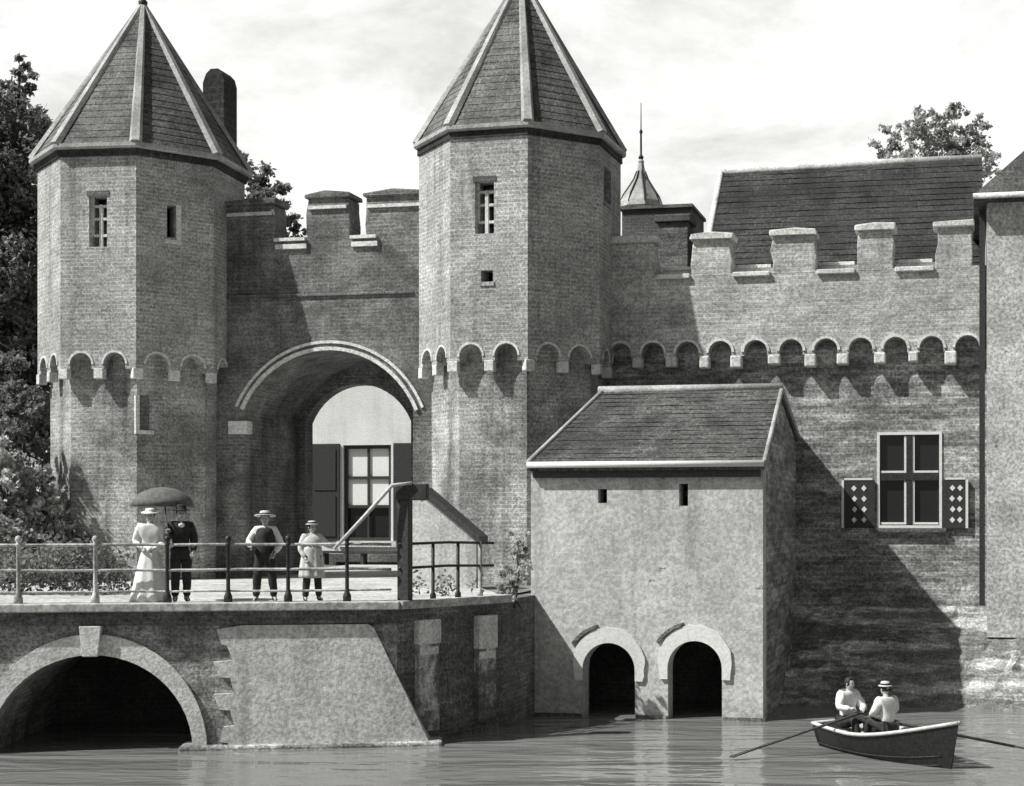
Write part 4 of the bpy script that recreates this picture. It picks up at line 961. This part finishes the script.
person('person', 'child in a pale smock and small hat holding the slanting pole', stand(312, .42), face(312)+.25, 1.44,
       dict(STAND, el=(-.25, .0, 1.12), wl=(-.18, -.14, .95), sr=(.175, -.01, 1.38), er=(.33, -.06, 1.22), wr=(.46, -.12, 1.17), kl=(-.12, -.03, .49), al=(-.14, .01, .09), tl=(-.17, -.14, .035), kr=(.12, -.03, .49), ar=(.15, .01, .09), tr=(.2, -.13, .035)),
       dict(hair='long', hat=(.13, .09, .07, 'cpale'), band='cdark', turn=.3), [('top', 'cpale', .02, 1.2, 'blouse'), ('skirt', 'cpale', .52, 1.2, .2, .27), ('cape', 'cpale'), ('trousers', 'cdark'), ('shoes', 'leather')], people)
# parasol
ctr = stand(163, 1.0); hz = Vector(pman)
pa = thing('parasol', 'dark open parasol above the woman in white', 'parasol', (ctr[0], ctr[1], GZ+1.2))
c0 = Vector((ctr[0], ctr[1], GZ))
hp = Vector(pman)+Matrix.Rotation(face(181)+.1, 3, 'Z') @ Vector((-.26, -.31, 1.33))
apx = c0+Vector((0, 0, 2.1))
m = MB(); m.tube([hp-(apx-hp)*.2, hp, apx], .011, 6); m.lathe([(0, .09), (.012, .06), (.02, 0)], apx, 8); m.done('shaft', M['wood'], pa)
m = MB(); n = 16; prof = [(.56, -.34), (.52, -.23), (.4, -.1), (.21, -.02), (.02, 0.01)]
m.lathe(prof, apx, n, True, wob=lambda tt, z: .035*cos(tt*8)); m.lathe([(r*.985, z-.012) for r, z in reversed(prof)], apx, n, True, wob=lambda tt, z: .035*cos(tt*8)); m.done('canopy', M['cgrey'], pa)
for i in range(8):
    a = 2*pi*i/8; m = MB(); m.tube([apx+Vector((r*1.02*cos(a), r*1.02*sin(a), z-.02)) for r, z in ((.02, 0), (.21, -.03), (.4, -.115), (.52, -.245), (.56, -.355))], .005, 4); m.done('rib', M['iron'], pa)

# ------------------------------------------------------------------ rowing boat
bc = W(886, 26.1, 0.0); hd = radians(-58)                # bow direction in plan, towards the camera and right
bo = thing('rowing_boat', 'dark tarred rowing boat with a pale inside, carrying two people', 'boat', (bc.x, bc.y, 0), hd+TH)
Lb = 3.05
def st(s):                     # s 0 stern .. 1 bow: half beam, sheer height, keel height
    wd = .62*(sin(pi*(.22+.78*s)/1.0)**.55 if s < .985 else .0) if s > .45 else .62*(.78+.22*sin(pi*s/.9))
    wd = .62*min(1, (.72+.28*sin(pi*min(s/.9, 1))))*(1-max(0, (s-.5)/.5)**3.2)
    return max(wd, .012),   .36+.85*max(0, s-.35)**1.7+.06*(1-s)**2, -.14+.32*max(0, s-.8)**1.2
def shell(shrink, raisek):
    rows = []
    for i in range(21):
        s_ = i/20; wd, zt_, zk = st(s_); wd = max(.004, wd-shrink); x = -Lb/2+Lb*s_*(1-shrink*.02)+.12*(zt_ > 0)*s_
        row = []
        for j in range(13):
            a = -1+2*j/12; yy = wd*math.copysign(abs(a)**.75, a); q = abs(a)**2.4
            rake = .18*s_**6*q
            row.append(Vector((x+rake-.0, yy, zk+raisek*(1-q)+(zt_-zk)*q)))
        rows.append(row)
    return rows
o_ = shell(0, 0); i_ = shell(.035, .06)
m = MB(); nr = 13
vs = [p for r in o_ for p in r]; fs = []
for i in range(20):
    for j in range(12): fs.append((i*nr+j, (i+1)*nr+j, (i+1)*nr+j+1, i*nr+j+1))
fs.append(tuple(reversed(range(nr))))
m.add(vs, fs, True); m.done('hull', M['hull'], bo, local=True)
m = MB(); vs = [p for r in i_ for p in r]; fs = [(i*nr+j, i*nr+j+1, (i+1)*nr+j+1, (i+1)*nr+j) for i in range(20) for j in range(12)]; fs.append(tuple(range(nr)))
m.add(vs, fs, True); m.done('lining', M['boatin'], bo, local=True)
m = MB()
for j in (0, 12): m.tube([r[j]+Vector((0, 0, .01)) for r in o_], .035, 6)
m.tube([o_[0][j]*.5+o_[0][j]*.5+Vector((0, 0, .01)) for j in (0, 12)], .03, 6); m.done('gunwale', M['cpale'], bo, local=True)
for j in (2, 3, 9, 10):
    m = MB(); m.tube([r[j]*1.0+Vector((0, .006*(1 if j > 6 else -1), 0)) for r in o_[:20]], .011, 5); m.done('strake', M['iron'], bo, local=True)
for q in (4, 7, 10, 13, 16):
    m = MB(); m.tube([p_+Vector((0, -.01*(1 if p_.y > 0 else -1), .012)) for p_ in i_[q]], .016, 5); m.done('rib', M['polewood'], bo, local=True)
for x, hw_ in ((-1.0, .44), (-.1, .56)):
    m = MB(); m.box(x-.13, x+.13, -hw_, hw_, .3, .34); m.done('thwart', M['boatin'], bo, local=True)
rot = Matrix.Rotation(hd+TH, 3, 'Z')
def bw_(x, y, z): return Vector((bc.x, bc.y, 0))+rot @ Vector((x, y, z))
def rower(x, y, yaw_world, label, pose, look, parts):
    p = bw_(x, y, .24-.02); return person('person', label, p, yaw_world, 1.62, pose, look, parts, 'people in the rowing boat')
# local -Y is the facing direction
pL = bw_(-.75, .12, .22); pR = bw_(.25, -.12, .22)
# oar geometry in world space
def oar(name_label, a, b, grip):
    a, b = Vector(a), Vector(b); d = (b-a).normalized()
    o = thing('oar', name_label, 'oar', a, 0, 'oars of the rowing boat')
    m = MB(); m.tube([a, a+d*.15, b-d*.55], [.018, .026, .024], 8); m.done('shaft', M['wood'] if grip else M['polewood'], o)
    m = MB(); s_ = d.cross(ZZ).normalized(); u_ = s_.cross(d)
    q0, q1 = b-d*.56, b
    m.hexa([q0-s_*.03-u_*.012, q0+s_*.03-u_*.012, q0+s_*.03+u_*.012, q0-s_*.03+u_*.012], [q1-s_*.08-u_*.006, q1+s_*.08-u_*.006, q1+s_*.08+u_*.006, q1-s_*.08+u_*.006]); m.done('blade', M['wood'], o)
    return a
gl = W(868, 26.2, zD(713, 26.2)); el_ = W(731, 25.6, zD(757, 25.6))
gr = W(922, 25.6, zD(716, 25.6)); er_ = W(1048, 25.3, zD(753, 25.3))
def tolocal(pw, base, yaw, k):
    return Matrix.Rotation(-yaw, 3, 'Z') @ (pw-base)/k
k = 1.62/1.70
yL = hd+TH+pi/2; bL = bw_(-1.02, -.06, .42); bR = bw_(-.06, .1, .42)
wl_, wr_ = (-.19, -.36, .36), (.05, -.42, .33)
el1, er1 = (-.28, -.12, .35), (.26, -.18, .33)
def toworld(p, base, yaw, k): return base+Matrix.Rotation(yaw, 3, 'Z') @ (Vector(p)*k)
def grip(w_, e_): d = (Vector(w_)-Vector(e_)).normalized(); return Vector(w_)+d*.09+Vector((0, 0, -.035))
person('person', 'bareheaded rower in a white shirt reaching down to the left oar', bL, yL, 1.62, dict(SIT, wl=wl_, wr=wr_, el=el1, er=er1), dict(hair='short', turn=.2), [('top', 'cwhite', .03, 1.2), ('trousers', 'cdark'), ('shoes', 'leather')], 'people in the rowing boat')
yR_ = hd+TH-pi/2
person('person', 'passenger in a white blouse and small pale hat, sitting with back turned in the boat', bR, yR_, 1.55, dict(SIT, el=(-.27, -.1, .36), wl=(-.18, -.3, .28), er=(.27, -.1, .36), wr=(.18, -.3, .28)), dict(hair='bun', hat=(.13, .09, .08, 'straw'), band='cdark'), [('top', 'cwhite', .03, 1.2, 'blouse'), ('trousers', 'cdark'), ('shoes', 'leather')], 'people in the rowing boat')
ga = toworld(grip(wr_, er1), bL, yL, k); gb = toworld(grip(wl_, el1), bL, yL, k)
oar('oar stretching out left from the boat towards the mill house', ga+(ga-el_).normalized()*.12, el_, True)
gc = toworld(grip((.18, -.3, .28), (.27, -.1, .36)), bR, yR_, 1.55/1.70)
oar('oar stretching out right from the boat towards the right edge', gc+(gc-er_).normalized()*.1, er_, True)
